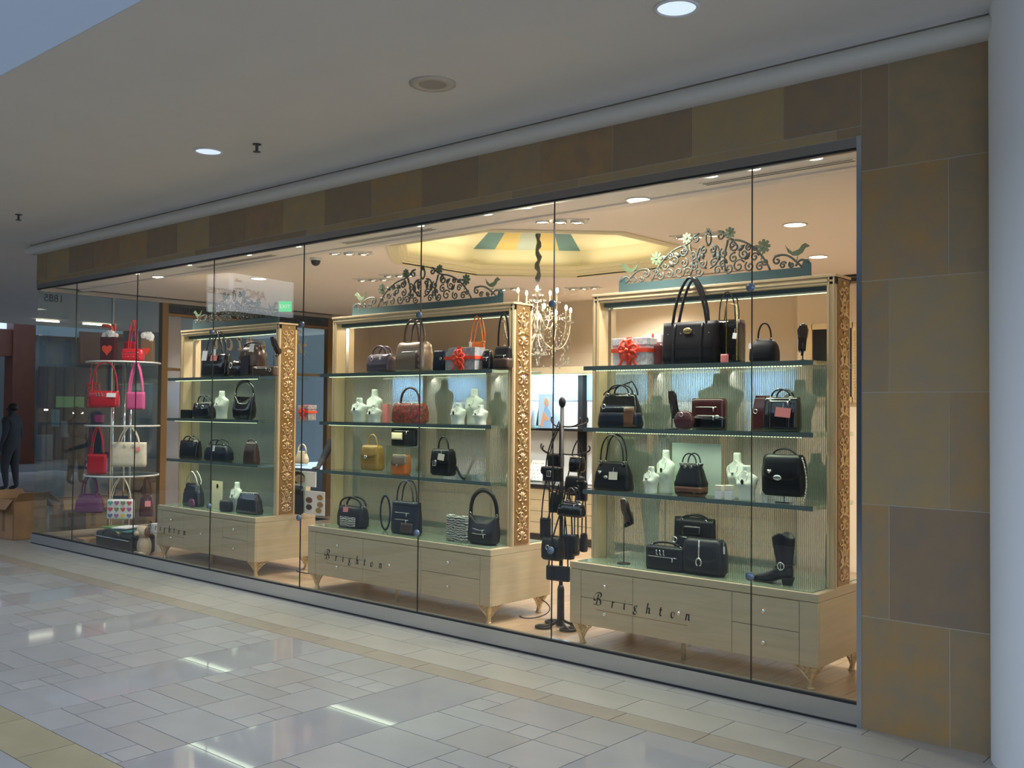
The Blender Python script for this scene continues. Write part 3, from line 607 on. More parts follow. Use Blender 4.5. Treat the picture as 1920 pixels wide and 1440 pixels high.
def display_unit(x0, x1, dx, label, crest_x):
    e = empty('display_unit', ((x0+x1)/2, (CY0+CY1)/2, 0), label, 'display cabinet', 'display units along the window')
    bpy.context.view_layer.update()
    class Sub: pass
    inv = Matrix.Translation(-Vector(e.location))
    def put(o): o.matrix_parent_inverse = inv; return o
    body = put(MB().box(x0, x1, CY0+0.018, CY1, CZ0, CZ1-0.052).build('cabinet_body', 'maple', e, bevel=0.002))
    top = put(MB().box(x0, x1, CY0, CY1, CZ1-0.05, CZ1).build('cabinet_top', 'maple', e, bevel=0.002))
    put(MB().box(x0+0.05, x1-0.05, CY0+0.03, CY1-0.03, CZ1, CZ1+0.005).build('glass_top', 'shelf_top', e))
    # front panels: stiles, drawers, middle door
    g = 0.002; zb, zt = CZ0, CZ1-0.054; zm = (zb+zt)/2+0.004
    d = dx
    for a, b in ((x0, d[0]), (d[3], x1)): put(MB().box(a+g, b-g, CY0, CY0+0.022, zb, zt).build('stile', 'maple', e, bevel=0.001))
    def drawer(a, b, z0, z1, knob):
        p = put(MB().box(a+g, b-g, CY0, CY0+0.022, z0+g, z1-g).build('drawer_front' if z1-z0 < 0.3 else 'door', 'maple', e, bevel=0.001))
        kx, kz = knob
        MB().lathe([(0.006, 0.0), (0.005, 0.010), (0.013, 0.016), (0.015, 0.022), (0.010, 0.029), (0.001, 0.031)], 12, (kx, CY0, kz), 'y').build('knob', 'chrome', p, True)
    for a, b in ((d[0], d[1]), (d[2], d[3])):
        for z0, z1 in ((zb, zm), (zm, zt)): drawer(a, b, z0, z1, ((a+b)/2, (z0+z1)/2+0.005))
    drawer(d[1], d[2], zb, zt, ((d[1]+d[2])/2, zm))
    for fx, sx in ((x0+0.075, -1), (x1-0.075, 1)):
        for fy, sy in ((CY0+0.065, -1), (CY1-0.065, 1)): put(cast_foot(e, fx, fy, sx, sy))
    put(MB().lathe([(0.016, 0), (0.016, CZ0)], 10, ((x0+x1)/2-0.08, CY0+0.15, 0)).build('centre_leg', 'gold_cast', e, True))
    # gilt frame
    T = 0.062
    for s, xa in ((-1, x0), (1, x1)):
        a, b = (xa, xa+T) if s < 0 else (xa-T, xa)
        post = MB().box(a, b, FY0, FY1, CZ1, FZ)
        for yy in (FY0-0.006,): post.box(a+0.008, a+0.020, yy, FY0, CZ1, FZ-0.01).box(b-0.020, b-0.008, yy, FY0, CZ1, FZ-0.01)
        po = put(post.build('post', 'gold_frame', e, bevel=0.002))
        xo = xa+s*0.001
        pb = put(MB().box(min(xo, xo+s*0.004), max(xo, xo+s*0.004), FY0+0.022, FY1-0.022, CZ1+0.012, FZ-0.02).build('carved_panel', 'gold_back', e))
        relief(MB(), xo+s*0.006, FY0+0.022, FY1-0.022, CZ1+0.03, FZ-0.04).build('carving', 'gold_relief', pb, True)
        inner = b if s < 0 else a
        put(MB().box(min(inner, inner-s*0.004), max(inner, inner-s*0.004), FY0+0.115, FY0+0.150, CZ1, FZ-T).build('shelf_standard', 'steel', e))
    tb = MB().box(x0, x1, FY0, FY1, FZ-T, FZ).box(x0-0.004, x1+0.004, FY0-0.010, FY1+0.01, FZ-0.014, FZ+0.004).box(x0+0.02, x1-0.02, FY0-0.006, FY0, FZ-0.045, FZ-0.032)
    put(tb.build('top_rail', 'gold_frame', e, bevel=0.002))
    put(MB().box(x0+T, x1-T, FY0+0.06, FY1-0.03, FZ-T-0.03, FZ-T).build('light_channel', 'teal_metal', e))
    put(MB().box(x0+T+0.02, x1-T-0.02, FY0+0.15, FY0+0.162, FZ-T-0.034, FZ-T-0.03).build('light_tube', 'led', e))
    area_light('top_channel_light', ((x0+x1)/2, FY0+0.12, FZ-T-0.05), x1-x0-0.2, 2.5, (1.0, 0.97, 0.9), size_y=0.05)
    # shelves, their light strips and the screen
    for z in SH:
        sh = put(MB().box(x0+T+0.004, x1-T-0.004, 0.54, 1.16, z-SHT, z).build('shelf', 'shelf_glass', e))
        MB().box(x0+T+0.002, x1-T-0.002, 0.534, 0.5405, z-SHT-0.002, z+0.001).build('shelf_edge', 'shelf_edge', sh)
        lb = MB(); n = int((x1-x0-0.3)/0.022)
        for i in range(n): xx = x0+0.15+i*0.022; lb.box(xx, xx+0.012, 0.578, 0.584, z-SHT-0.007, z-SHT-0.001)
        MB().box(x0+0.12, x1-0.12, 0.57, 0.592, z-SHT-0.002, z-SHT).build('led_channel', 'steel', sh)
        lb.build('led_strip', 'led', sh)
        area_light('shelf_light', ((x0+x1)/2, 0.61, z-SHT-0.014), x1-x0-0.3, 2.7, (0.92, 1.0, 0.76), (-0.12, 0, 0), size_y=0.05, spread=2.7)
    put(MB().box(x0+T, x1-T, 0.838, 0.842, CZ1+0.005, SH[0]-SHT).build('metal_thread_screen', 'screen', e))
    cr = make_crest(e, crest_x[0], crest_x[1], FY0+0.06, FZ); put(cr)
    return e
U3 = display_unit(-2.39, -0.46, (-2.286, -1.829, -1.05, -0.583), 'display unit nearest the stone jamb, with a cowboy boot on its cabinet', (at(1161, 540, .79)[0], at(1521, 510, .79)[0]))
U2 = display_unit(-5.556, -3.19, (-5.44, -4.751, -3.996, -3.305), 'widest display unit, in the middle, with a mustard bag on its shelf', (at(661, 595, .79)[0], at(944, 560, .79)[0]))
U1 = display_unit(-8.36, -6.43, (-8.255, -7.80, -7.02, -6.56), 'display unit next to the tiered round display, crest hidden in reflections', (at(362, 610, .79)[0], at(523, 600, .79)[0]))
# cables on the floor by the feet
tag(MB().tube(bez((-3.25, 0.9, 0.006), (-3.05, 0.75, 0.006), (-2.95, 1.15, 0.03), (-3.1, 1.0, 0.15), 14), 0.005, 6).build('power_cord', 'black_gasket', smooth=True), 'black cord under the middle display unit', 'cord')
tag(MB().tube(bez((-6.45, 1.0, 0.006), (-6.1, 0.9, 0.006), (-6.15, 1.1, 0.006), (-5.9, 1.25, 0.09), 14), 0.005, 6).build('power_cord', 'black_gasket', smooth=True), 'black cord on the floor by the display unit by the round tiers', 'cord')

# ------------------------------------------------------------------ lettering on the glass (broad-nib strokes)
def nib(mb, P, w=1.0, ang=0.62, thick=0.09, y=0.0):
    nx, nz = math.cos(ang)*0.5*w*0.17, math.sin(ang)*0.5*w*0.17
    for i in range(len(P)-1):
        a, b = P[i], P[i+1]
        dxx, dzz = b[0]-a[0], b[1]-a[1]; L = math.hypot(dxx, dzz) or 1; ox, oz = -dzz/L*0.035, dxx/L*0.035
        q = [(a[0]-nx-ox, a[1]-nz-oz), (b[0]-nx-ox, b[1]-nz-oz), (b[0]+nx+ox, b[1]+nz+oz), (a[0]+nx+ox, a[1]+nz+oz)]
        mb.append(q)
def b2(*p): return [(q[0], q[2]) for q in bez(*[(a, 0, b) for a, b in p], 10)]
def glyphs():
    G = {}
    G['B'] = [b2((0.62, 1.75), (0.5, 1.2), (0.35, 0.5), (0.1, 0.1))+b2((0.1, 0.1), (-0.1, -0.1), (-0.35, 0.0), (-0.25, 0.25)),
              b2((-0.25, 0.9), (-0.45, 1.5), (0.3, 2.1), (0.9, 2.0))+b2((0.9, 2.0), (1.35, 1.9), (1.2, 1.2), (0.5, 1.05)), b2((0.5, 1.05), (1.2, 1.0), (1.2, 0.1), (0.6, 0.0))+b2((0.6, 0.0), (0.35, 0.0), (0.3, 0.15), (0.35, 0.3)),
              b2((-0.25, 0.9), (-0.2, 0.6), (0.2, 0.7), (0.35, 1.1))]
    G['r'] = [[(0.05, 0.85), (0.2, 0.95), (0.05, 0.0)], b2((0.12, 0.55), (0.2, 0.8), (0.35, 1.0), (0.5, 0.85))]
    G['i'] = [[(0.0, 0.8), (0.2, 0.95), (0.08, 0.1), (0.25, 0.1)], [(0.25, 1.35), (0.3, 1.45)]]
    el = lambda cx, cz, rx, rz, a0=0, a1=2*PI: [(cx+rx*math.cos(a0+(a1-a0)*i/14)+0.18*rz*math.sin(a0+(a1-a0)*i/14), cz+rz*math.sin(a0+(a1-a0)*i/14)) for i in range(15)]
    G['g'] = [el(.30, .68, .20, .27), [(.46, .88), (.62, .96)], b2((.18, .45), (.02, .30), (.10, .18), (.32, .14)), el(.20, -.14, .30, .25)]
    G['h'] = [[(0.2, 1.5), (0.32, 1.6), (0.0, 0.0)], b2((0.08, 0.45), (0.25, 0.9), (0.6, 1.1), (0.52, 0.6))+[(0.48, 0.1), (0.65, 0.1)]]
    G['t'] = [[(0.28, 1.3), (0.08, 0.15), (0.3, 0.05)], [(0.0, 0.9), (0.45, 0.9)]]
    G['o'] = [b2((0.35, 0.95), (-0.05, 0.9), (-0.05, 0.0), (0.25, 0.02))+b2((0.25, 0.02), (0.65, 0.05), (0.65, 0.95), (0.35, 0.95))]
    G['n'] = [[(0.05, 0.85), (0.2, 0.95), (0.02, 0.0)], b2((0.1, 0.5), (0.25, 0.9), (0.62, 1.1), (0.55, 0.6))+[(0.5, 0.08), (0.68, 0.1)]]
    return G
GL = glyphs()
def lettering(name, xs, base, sc, fn, m, label, cat='sign', underline=None, rootloc=(0, 0, 0)):
    e = empty(name, rootloc, label, cat, 'shop name lettering')
    for ch, x in zip('Brighton', xs):
        Q = []
        for st in GL[ch]: nib(Q, st)
        mb = MB()
        for q in Q:
            P0 = [fn(x+a*sc, base+b*sc, 0.0) for a, b in q]; P1 = [fn(x+a*sc, base+b*sc, 0.002) for a, b in q]; mb.rings([P0, P1])
        o = mb.build('letter', m, e); o.matrix_parent_inverse = Matrix.Translation(-Vector(rootloc))
    if underline:
        u0, u1, z = underline; P = [(u0, z), (u1, z), (u1, z+0.0035), (u0, z+0.0035)]
        o = MB().rings([[fn(a, b, 0) for a, b in P], [fn(a, b, 0.002) for a, b in P]]).build('underline', 'mustard_dark', e); o.matrix_parent_inverse = Matrix.Translation(-Vector(rootloc))
LX = [-1.815, -1.682, -1.587, -1.505, -1.409, -1.31, -1.224, -1.118]
for off, lb in ((0, 'black word Brighton on the glass before the unit with the boot'), (-2.884, 'black word Brighton on the glass before the widest unit'), (-5.89, 'black word Brighton on the glass before the unit by the round tiers')):
    lettering('glass_lettering', [x+off for x in LX], 0.418, 0.043, lambda a, b, d: (a, 0.0135-d, b), 'lettering_black', lb, underline=(-1.805+off, -1.106+off, 0.386), rootloc=(-1.83+off, 0.0125, 0.38))
YS = [4.10, 3.82, 3.60, 3.40, 3.18, 2.98, 2.82, 2.66]
lettering('transom_lettering', [-y for y in YS], 2.56, 0.185, lambda a, b, d: (CORNER+0.007+d, -a, b), 'lettering_gold', 'gold shop name on the entrance transom glass, seen reversed', rootloc=(CORNER+0.007, 3.4, 2.5))
# ------------------------------------------------------------------ handbags and other goods
STY = {'tote': [(0, .94, .8), (.03, 1, 1), (.5, 1, .9), (1, 1.0, .5)], 'trap': [(0, .94, .85), (.04, 1, 1), (.6, .9, .8), (.95, .74, .35), (1, .70, .25)],
       'dome': [(0, .92, .8), (.05, 1, 1), (.45, 1.0, .95), (.75, .92, .75), (.93, .74, .45), (1, .55, .2)], 'box': [(0, .96, .9), (.04, 1, 1), (.92, 1, 1), (1, .96, .88)],
       'pouch': [(0, .8, .8), (.1, .98, 1), (.4, 1, 1), (.75, .80, .7), (.9, .70, .55), (1, .80, .5)], 'hobo': [(0, .72, .7), (.1, .92, .95), (.4, 1, 1), (1, .98, .4)],
       'satchel': [(0, .85, .8), (.08, .98, 1), (.55, 1, 1), (.92, .94, .75), (1, .86, .5)], 'round': [(0, .45, .6), (.1, .78, .8), (.5, 1, 1), (.85, .78, .8), (1, .45, .5)], 'flat': [(0, .97, .8), (.05, 1, 1), (.95, 1, 1), (1, .97, .8)]}
def prof_at(sty, t):
    S = STY[sty]
    for (a, w0, d0), (b, w1, d1) in zip(S, S[1:]):
        if t <= b: k = (t-a)/(b-a); return w0+(w1-w0)*k, d0+(d1-d0)*k
    return S[-1][1:]
def scales(X, Y, Z):
    a = proj((X, Y, Z)); bx = proj((X+.01, Y, Z)); by = proj((X, Y+.01, Z)); bz = proj((X, Y, Z+.01))
    return abs(bx[0]-a[0])/.01, abs(by[0]-a[0])/.01, abs(bz[1]-a[1])/.01
def place(px, ytop, zb, Y, D):
    pc = (px[0]+px[1])/2; X = at(pc, 800, Y)[0]
    for _ in range(4):
        X += (pc-proj((X, Y, zb))[0])/scales(X, Y, zb)[0]
    sx, sy, sz = scales(X, Y, zb); W = max(((px[1]-px[0])-D*sy*0.72)/sx, 0.3*(px[1]-px[0])/sx)*1.03
    H = (proj((X, Y-D/2, zb))[1]-ytop)/sz
    return X, W, H, sz
def bag(label, px, ytop, zb, sty='tote', m='leather_black', Y=0.68, D=0.11, handle=None, htop=None, hm=None, hspan=0.45, hr=0.007, flap=None, flapm=None, panel=None,
        tags=(), hw=(), wr=0.0, dip=0.0, rz=0.0, group=None, base=None, lift=0.0, hang=None, name='handbag', cat='bag', X=None, W=None, H=None):
    if X is None: X, W, H, sz = place(px, ytop, zb, Y, D)
    else: sz = scales(X, Y, zb)[2]
    e = empty(name, (X, Y, zb+lift), label, cat, group, rz); hm = hm or m; N, Lv = 26, 10
    rnd = random.Random(label); ph = [rnd.random()*6 for _ in range(6)]
    def surf(u, t):                         # u angle, t height fraction
        w, d = prof_at(sty, t); c, s = math.cos(u), math.sin(u); ex = 0.42
        x = math.copysign(abs(c)**ex, c)*w*W/2; y = math.copysign(abs(s)**ex, s)*d*D/2; z = t*H
        if dip: z *= 1-dip*(1-min(1, (abs(x)/(W/2))**1.6))*t
        if wr:
            q = wr*math.sin(x*70+ph[0]+2*math.sin(z*40+ph[1]))*math.sin(z*55+ph[2])*(0.3+t*(1-t)*2.6); y += math.copysign(q, s); x += q*0.6
        return (x, y, z)
    mb = MB(); R = [[surf(2*PI*i/N, k/Lv) for i in range(N)] for k in range(Lv+1)]
    top = R[-1]; R.append([(x*0.9, y*0.4, z-0.004*(H > .1)) for x, y, z in top]); mb.rings(R)
    body = mb.build('body', m, e, True)
    def front(u, t, off=0.004):
        w, d = prof_at(sty, t); f = (1-min(0.999, abs(u))**3.2)**0.32 if sty not in ('box', 'flat') else 1.0
        z = t*H*(1-dip*(1-min(1, abs(u)**1.6))*t); return (u*w*W/2, -(d*D/2)*f-off, z)
    if base:
        MB().rings([[surf(2*PI*i/N, k*base[1]/4) for i in range(N)] if False else [(q[0]*1.012, q[1]*1.02-0.0, q[2]) for q in [surf(2*PI*i/N, k*base[1]/4) for i in range(N)]] for k in range(5)]).build('base_panel', base[0], e, True)
    if panel:                                # (mat, u0, u1, t0, t1)
        pm, u0, u1, t0, t1 = panel; V = [front(u0+(u1-u0)*i/6, t0+(t1-t0)*j/4, 0.006) for j in range(5) for i in range(7)]
        F = [(j*7+i, j*7+i+1, j*7+i+8, j*7+i+7) for j in range(4) for i in range(6)]; MB().add(V, F).build('front_pocket', pm, e, True, solid=0.006)
    if flap:
        V, F = [], []; n1, n2 = 10, 8
        for j in range(n2+1):
            for i in range(n1+1):
                u = -1+2*i/n1; lo = 1-flap*(1-0.30*abs(u)**4); s = j/n2
                if s < 0.25:
                    k = s/0.25; q = front(u*0.97, 1.0, 0.003); V.append((q[0], D*0.22*(1-k)*prof_at(sty, 1)[1]+q[1]*k, H*(1.008)*(1-dip*(1-abs(u)**1.6))))
                else: t = 1-(1-lo)*(s-0.25)/0.75; V.append(front(u*0.97, t, 0.008))
        F = [(j*(n1+1)+i, j*(n1+1)+i+1, (j+1)*(n1+1)+i+1, (j+1)*(n1+1)+i) for j in range(n2) for i in range(n1)]
        MB().add(V, F).build('flap', flapm or m, e, True, solid=0.006)
    if handle:
        hh = (proj((X, Y, zb+lift+H))[1]-htop)/sz if htop else 0.15
        a = hspan*W/2; z0 = H*0.93*(1-dip*0.0)
        if dip: a = W*0.46; z0 = H*0.97
        ys = (0.0,) if handle in ('one', 'strap') else (-D*0.20, D*0.20)
        for k, yy in enumerate(ys):
            aa = a*(1-0.10*k); P = [(-aa*1.04, yy, z0-H*0.10), (-aa*1.02, yy, z0)]+[(-aa*math.cos(t)*(0.98 if 0 else 1)*(1 if handle != 'tall' else (1-0.45*math.sin(t))), yy+(0.012 if k else 0), z0+(hh+H-z0)*math.sin(t)**0.75) for t in [PI*i/16 for i in range(1, 16)]]+[(aa*1.02, yy, z0), (aa*1.04, yy, z0-H*0.10)]
            r = (hr*0.35, hr*1.6) if handle == 'strap' else hr
            MB().tube(P, [r]*len(P), 6, flat=(0, 1, 0) if handle == 'strap' else None).build('strap' if handle == 'strap' else 'handle', hm, e, True)
            for s in (-1, 1):
                MB().tube([(s*aa*1.02+0.012*math.cos(q), yy-0.004, z0+0.006+0.012*math.sin(q)) for q in [2*PI*i/10 for i in range(10)]], 0.0025, 4, closed=True).build('ring', 'silver', e, True)
    if hang:                                 # long strap up to a hook: (dx, dz)
        P = bez((-W*0.42, 0, H*0.95), (-W*0.40, 0, H+hang[1]*0.4), (hang[0]-0.02, 0, H+hang[1]*0.8), (hang[0], 0, H+hang[1]), 8)+bez((hang[0], 0, H+hang[1]), (hang[0]+0.02, 0, H+hang[1]*0.8), (W*0.40, 0, H+hang[1]*0.4), (W*0.42, 0, H*0.95), 8)[1:]
        MB().tube(P, [(0.0022, hr)]*len(P), 6, flat=(0, 1, 0)).build('strap', hm, e, True)
    for (tm, u, t, tw, th) in tags:
        q = front(u, t, 0.012); Rm = Matrix.Rotation(rnd.uniform(-.15, .15), 3, 'Y') @ Matrix.Rotation(-0.12, 3, 'X')
        pl = MB().obox(q, (tw, 0.0025, th), Rm); o = pl.build('price_tag', tm, e); MB().tube([(q[0], q[1], q[2]+th/2), (q[0], q[1]+0.006, q[2]+th/2+0.03)], 0.001, 4).build('string', 'tag_white', o)
    for hspec in hw:
        kind, u, t = hspec[:3]; sc = hspec[3] if len(hspec) > 3 else 1.0; q = front(u, t, 0.017 if flap else 0.009); h = MB(); mm = 'silver'; nm = kind
        if kind == 'buckle':
            P = [(q[0]+sx*0.018*sc, q[1], q[2]+sz2*0.022*sc) for sx, sz2 in ((-1, -1), (1, -1), (1, 1), (-1, 1))]; h.tube(P, 0.004*sc, 5, closed=True); h.tube([(q[0], q[1], q[2]-0.022*sc), (q[0], q[1], q[2]+0.022*sc)], 0.003, 4)
        elif kind == 'oval': h.ball(q, (0.030*sc, 0.006, 0.017*sc), 12, 6); mm = 'brass' if sc > 1.1 else 'silver'; nm = 'medallion'
        elif kind == 'heart':
            h.prism([(q[0]+0.016*sc*math.sin(a)**3, q[2]+0.001*sc*(13*math.cos(a)-5*math.cos(2*a)-2*math.cos(3*a)-math.cos(4*a))) for a in [2*PI*i/18 for i in range(18)]], q[1]-0.003, q[1]+0.003); nm = 'heart_charm'
        elif kind == 'horseshoe': h.tube([(q[0]+0.020*sc*math.sin(a), q[1], q[2]+0.026*sc*math.cos(a)) for a in [-2.7+5.4*i/14 for i in range(15)]], 0.006*sc, 6); h.tube([(q[0], q[1]+0.004, q[2]+0.02*sc), (q[0], q[1]+0.004, H)], (0.006), 4)
        elif kind == 'zip':
            h.tube([front(u-0.55*sc+1.1*sc*i/8, t, 0.004) for i in range(9)], 0.0028, 4); nm = 'zipper'; qq = front(u+0.4*sc, t, 0.008); h.box(qq[0]-.004, qq[0]+.004, qq[1]-.003, qq[1], qq[2]-.03, qq[2])
        elif kind == 'ringpull': h.tube([(q[0]+0.014*sc*math.cos(a), q[1], q[2]+0.014*sc*math.sin(a)) for a in [2*PI*i/12 for i in range(12)]], 0.0035*sc, 5, closed=True); nm = 'ring_pull'
        elif kind == 'studs':
            for i in range(7): h.ball(front(-0.75+1.5*i/6, t, 0.004), 0.006*sc, 6, 4)
        elif kind == 'bands':
            mm = hm; nm = 'front_band'
            for u_ in (-.5*sc, .5*sc): h.tube([front(u_, .04+.92*i/8, 0.003) for i in range(9)], [(.004, .011)]*9, 6, flat=(0, 1, 0))
        elif kind == 'script':
            for i in range(3): h.tube([(q[0]+(-0.03+0.022*i)*sc+b[0]*0.018*sc, q[1], q[2]+(b[1]-.5)*0.026*sc) for b in b2((0, 1), (0.6, 0.6), (-0.3, 0.2), (0.6, 0.0))], 0.003*sc, 4)
            nm = 'script_ornament'
        elif kind == 'chain':
            P = bez((W*.46, -D*.3, H*.95), (W*.62, -D*.4, H*.6), (W*.62, -D*.4, H*.1), (W*.50, -D*.5, -lift), 16); 
            for p_, p2 in zip(P, P[1:]): h.ball(((p_[0]+p2[0])/2, p_[1], (p_[2]+p2[2])/2), (0.007, 0.004, 0.011), 6, 4)
            nm = 'chain_strap'
        h.build(nm, mm, e, True)
    return e
def glass_stand(e, H):
    MB().box(-0.05, 0.05, -0.03, 0.03, -H, -H+0.008).box(-0.004, 0.004, -0.004, 0.004, -H+0.008, 0.01).build('stand', 'chrome', e)
def bust(label, px, ytop, zb, Y=0.70, m='bust_white', neck=None, group='necklace busts'):
    D = 0.10; X, W, H, _ = place(px, ytop, zb, Y, 0.05); W *= 1.08; e = empty('necklace_bust', (X, Y, zb), label, 'bust', group)
    S = [(0.0, .66, .80), (.02, .68, .82), (.20, .66, .80), (.36, .76, .86), (.50, .90, .90), (.60, 1.0, .80), (.66, 1.0, .66), (.705, .90, .58), (.74, .66, .54), (.77, .44, .50), (.80, .36, .46), (.88, .33, .44), (.985, .32, .44), (1.0, .28, .40)]
    R = []
    for k in range(27):
        t = k/26
        for (ta, wa, da), (tb, wb_, db) in zip(S, S[1:]):
            if t <= tb: q = (t-ta)/(tb-ta); w, d = wa+(wb_-wa)*q, da+(db-da)*q; break
        ring = []
        for a in [2*PI*i/24 for i in range(24)]:
            x = math.copysign(abs(math.cos(a))**.75, math.cos(a))*w*W/2; y = math.sin(a)*d*D/2
            if y < 0: y -= .030*math.exp(-((t-.46)/.085)**2)*math.exp(-((abs(x)/(W/2)-.40)/.24)**2)
            ring.append((x, y, t*H))
        R.append(ring)
    MB().rings(R).build('torso', m, e, True)
    if neck:
        P = [(W*0.16*math.sin(a)*(1.0+0.8*(1-math.cos(a))/2*0.6), -D*0.46-0.004, H*(0.84-0.30*(1-math.cos(a))/2)) for a in [-PI+2*PI*i/20 for i in range(20)]]
        n = MB().tube([(x, y-(0.006 if z < .7*H else 0)+(.018 if z > .74*H else 0), z) for x, y, z in P], 0.0025, 4, closed=True); n.build('necklace', 'silver', e, True)
        MB().ball((0, -D*0.5-0.014, H*0.54), (0.012, 0.005, 0.018), 8, 5).build('pendant', 'silver' if neck == 1 else 'iron', e, True)
    return e
def bow(parent, x, y, z, r, m='ribbon_red'):
    b = MB()
    for k in range(7):
        a = k*2*PI/7+0.3; d = (math.cos(a), math.sin(a))
        P = [(x+d[0]*r*u-d[1]*r*v, y-r*0.25*math.sin(PI*min(u, 1)), z+d[1]*r*u+d[0]*r*v) for u, v in ((0, 0), (.4, .22), (.85, .28), (1.05, 0), (.85, -.28), (.4, -.22))]
        b.tube(P, [(r*.05, r*.16)]*6, 6, closed=True, flat=(0, 1, 0))
    for s in (-1, 1): b.tube(bez((x, y, z), (x+s*r*.5, y-.01, z-r*.3), (x+s*r*.6, y, z-r), (x+s*r*1.0, y-.005, z-r*1.5), 6), [(r*.04, r*.16)]*7, 6, flat=(0, 1, 0))
    b.ball((x, y-r*.2, z), r*.22, 8, 5); b.build('bow', m, parent, True)
def gift(label, px, ytop, zb, Y=0.68, D=0.16, m='gift_white', rm='ribbon_red', grp='gift boxes', bs=0.5, cut=0.0):
    X, W, H, _ = place(px, ytop, zb, Y, D); e = empty('gift_box', (X, Y, zb), label, 'gift box', grp)
    if cut: MB().prism([(-W/2, 0), (W/2, 0), (W/2, H), (-W/2+cut, H), (-W/2, H-cut)], -D/2, D/2).build('box', m, e, bevel=.003)
    else:
        MB().box(-W/2, W/2, -D/2, D/2, 0, H*.74).build('box', m, e, bevel=.003); MB().box(-W/2-.006, W/2+.006, -D/2-.006, D/2+.006, H*.74, H).build('lid', m, e, bevel=.003)
    MB().box(-W*.07, W*.07, -D/2-.009, D/2+.009, -.0, H+.004).box(-W/2-.009, W/2+.009, -D/2-.009, D/2+.009, H*.48, H*.62).build('ribbon', rm, e)
    bow(e, 0, -D/2-0.02, H*.55, min(W, H)*bs)
    return e
def loft(mb, S, n=14):          # sections (y, halfwidth, z0, z1): rounded
    R = []
    for y, w, z0, z1 in S: R.append([(w*math.copysign(abs(math.cos(a))**.7, math.cos(a)), y, (z0+z1)/2+(z1-z0)/2*math.copysign(abs(math.sin(a))**.8, math.sin(a))) for a in [2*PI*i/n for i in range(n)]])
    return mb.rings(R)
def pump(parent, m='patent_black'):      # length along -y (toe), 24 cm, as parts of a parent
    loft(MB(), [(0.115, .004, .055, .08), (0.105, .024, .05, .105), (0.06, .030, .042, .10), (0.02, .030, .026, .072), (-0.03, .036, .008, .052), (-0.075, .038, .004, .044), (-0.105, .026, .004, .034), (-0.125, .008, .006, .020)]).build('upper', m, parent, True)
    MB().ball((0, 0.045, 0.090), (0.021, 0.052, 0.022), 12, 6).build('insole', 'brown_leather', parent, True)
    MB().rings([[(sx*w, y+dy, z) for sx, dy in ((-1, -.014), (1, -.014), (1, .014), (-1, .014))] for z, w, y in ((0.0, .009, .100), (.03, .011, .098), (.06, .024, .092))]).build('heel', m, parent)
    MB().prism([(0.10, .046), (0.03, .026), (-.03, .004), (-.12, .003), (-.12, 0), (-.03, 0), (.03, .021), (.10, .042)], -.026, .026, 'yz').build('sole', 'dark_brown', parent)
def shoe_on_stand(label, px, ytop, ybot, zb, Y, tilt, rz, stand=True, sc=1.0, m='patent_black', cat='shoe', buckle=False):
    pc = (px[0]+px[1])/2; X = at(pc, 800, Y)[0]
    for _ in range(4): X += (pc-proj((X, Y, zb))[0])/scales(X, Y, zb)[0]
    sz = scales(X, Y, zb)[2]; zs = (proj((X, Y, zb))[1]-(ytop+ybot)/2)/sz
    e = empty('pump_shoe', (X, Y, zb+zs), label, cat, 'pumps on display stands'); e.rotation_euler = (tilt, 0, rz); e.scale = (sc,)*3; pump(e, m)
    if buckle: MB().box(-.014, .014, -.075, -.05, .046, .052).build('buckle', 'silver', e)
    bpy.context.view_layer.update()
    iv = e.matrix_world.inverted()
    s = MB().lathe([(0.048, 0), (0.048, .006), (.012, .010), (.006, .014)], 16, (X, Y, zb)).tube([(X, Y, zb+.01), (X, Y, zb+zs+.02)], .004, 6)
    o = s.build('display_stand', 'iron', e, True); o.matrix_parent_inverse = iv
    return e

Z1, Z2, Z3, ZT = SH[0], SH[1], SH[2], CZ1+0.005
K = {1: 'bags on the unit nearest the jamb', 2: 'bags on the middle display unit', 3: 'bags on the display unit by the round tiers', 4: 'bags on the black bag stand', 5: 'bags on the tiered round display'}
g = K[1]
# ---- unit nearest the jamb, top shelf
gift('white lace-print gift box with a big red ribbon bow', (1152, 1226), 634, Z1, 0.66, .12, 'gift_white', bs=.40)
gift('plain white gift box half hidden behind the black tote', (1212, 1246), 627, Z1, 0.80, .06, 'gift_white', bs=.15)
bag('small glossy red and black box bag beside the big tote', (1226, 1246), 645, Z1, 'box', 'burgundy', .70, .05, group=g)
bag('large black nylon tote with tall straps and an oval medallion', (1240, 1352), 603, Z1, 'tote', 'nylon_black', .66, .13, 'tall', 521, hm='leather_black', hspan=.62, hr=.011, hw=(('oval', 0.0, .78, 1.25), ('studs', 0, .72, .6), ('bands', 0, .5, 1.0)), group=g)
rb = bag('black rolling bag with a raised wire pull handle', (1336, 1398), 600, Z1, 'box', 'patent_black', .76, .14, 'two', 548, hspan=.6, hr=.005, tags=(('tag_white', .85, .62, .03, .04),), group=g)
MB().tube([(0.02, -.075, .02), (0.02, -.075, .42), (.10, -.075, .40), (.10, -.075, .02)], .005, 6).build('pull_handle', 'brass', rb, True)
bag('tiny striped pink card holder on the top glass shelf', (1351, 1366), 664, Z1, 'flat', 'tag_pink', .58, .02, group=g, name='card_holder')
bag('black half-moon bag with arched handle beside the rolling bag', (1404, 1463), 636, Z1, 'dome', 'nylon_black', .66, .12, 'one', 606, hspan=.5, hr=.006, tags=(('tag_white', -.9, .72, .03, .035),), group=g)
shoe_on_stand('black pump stood on its toe showing its sole', (1490, 1520), 612, 667, Z1, .64, -1.0, 0.5, sc=.95)
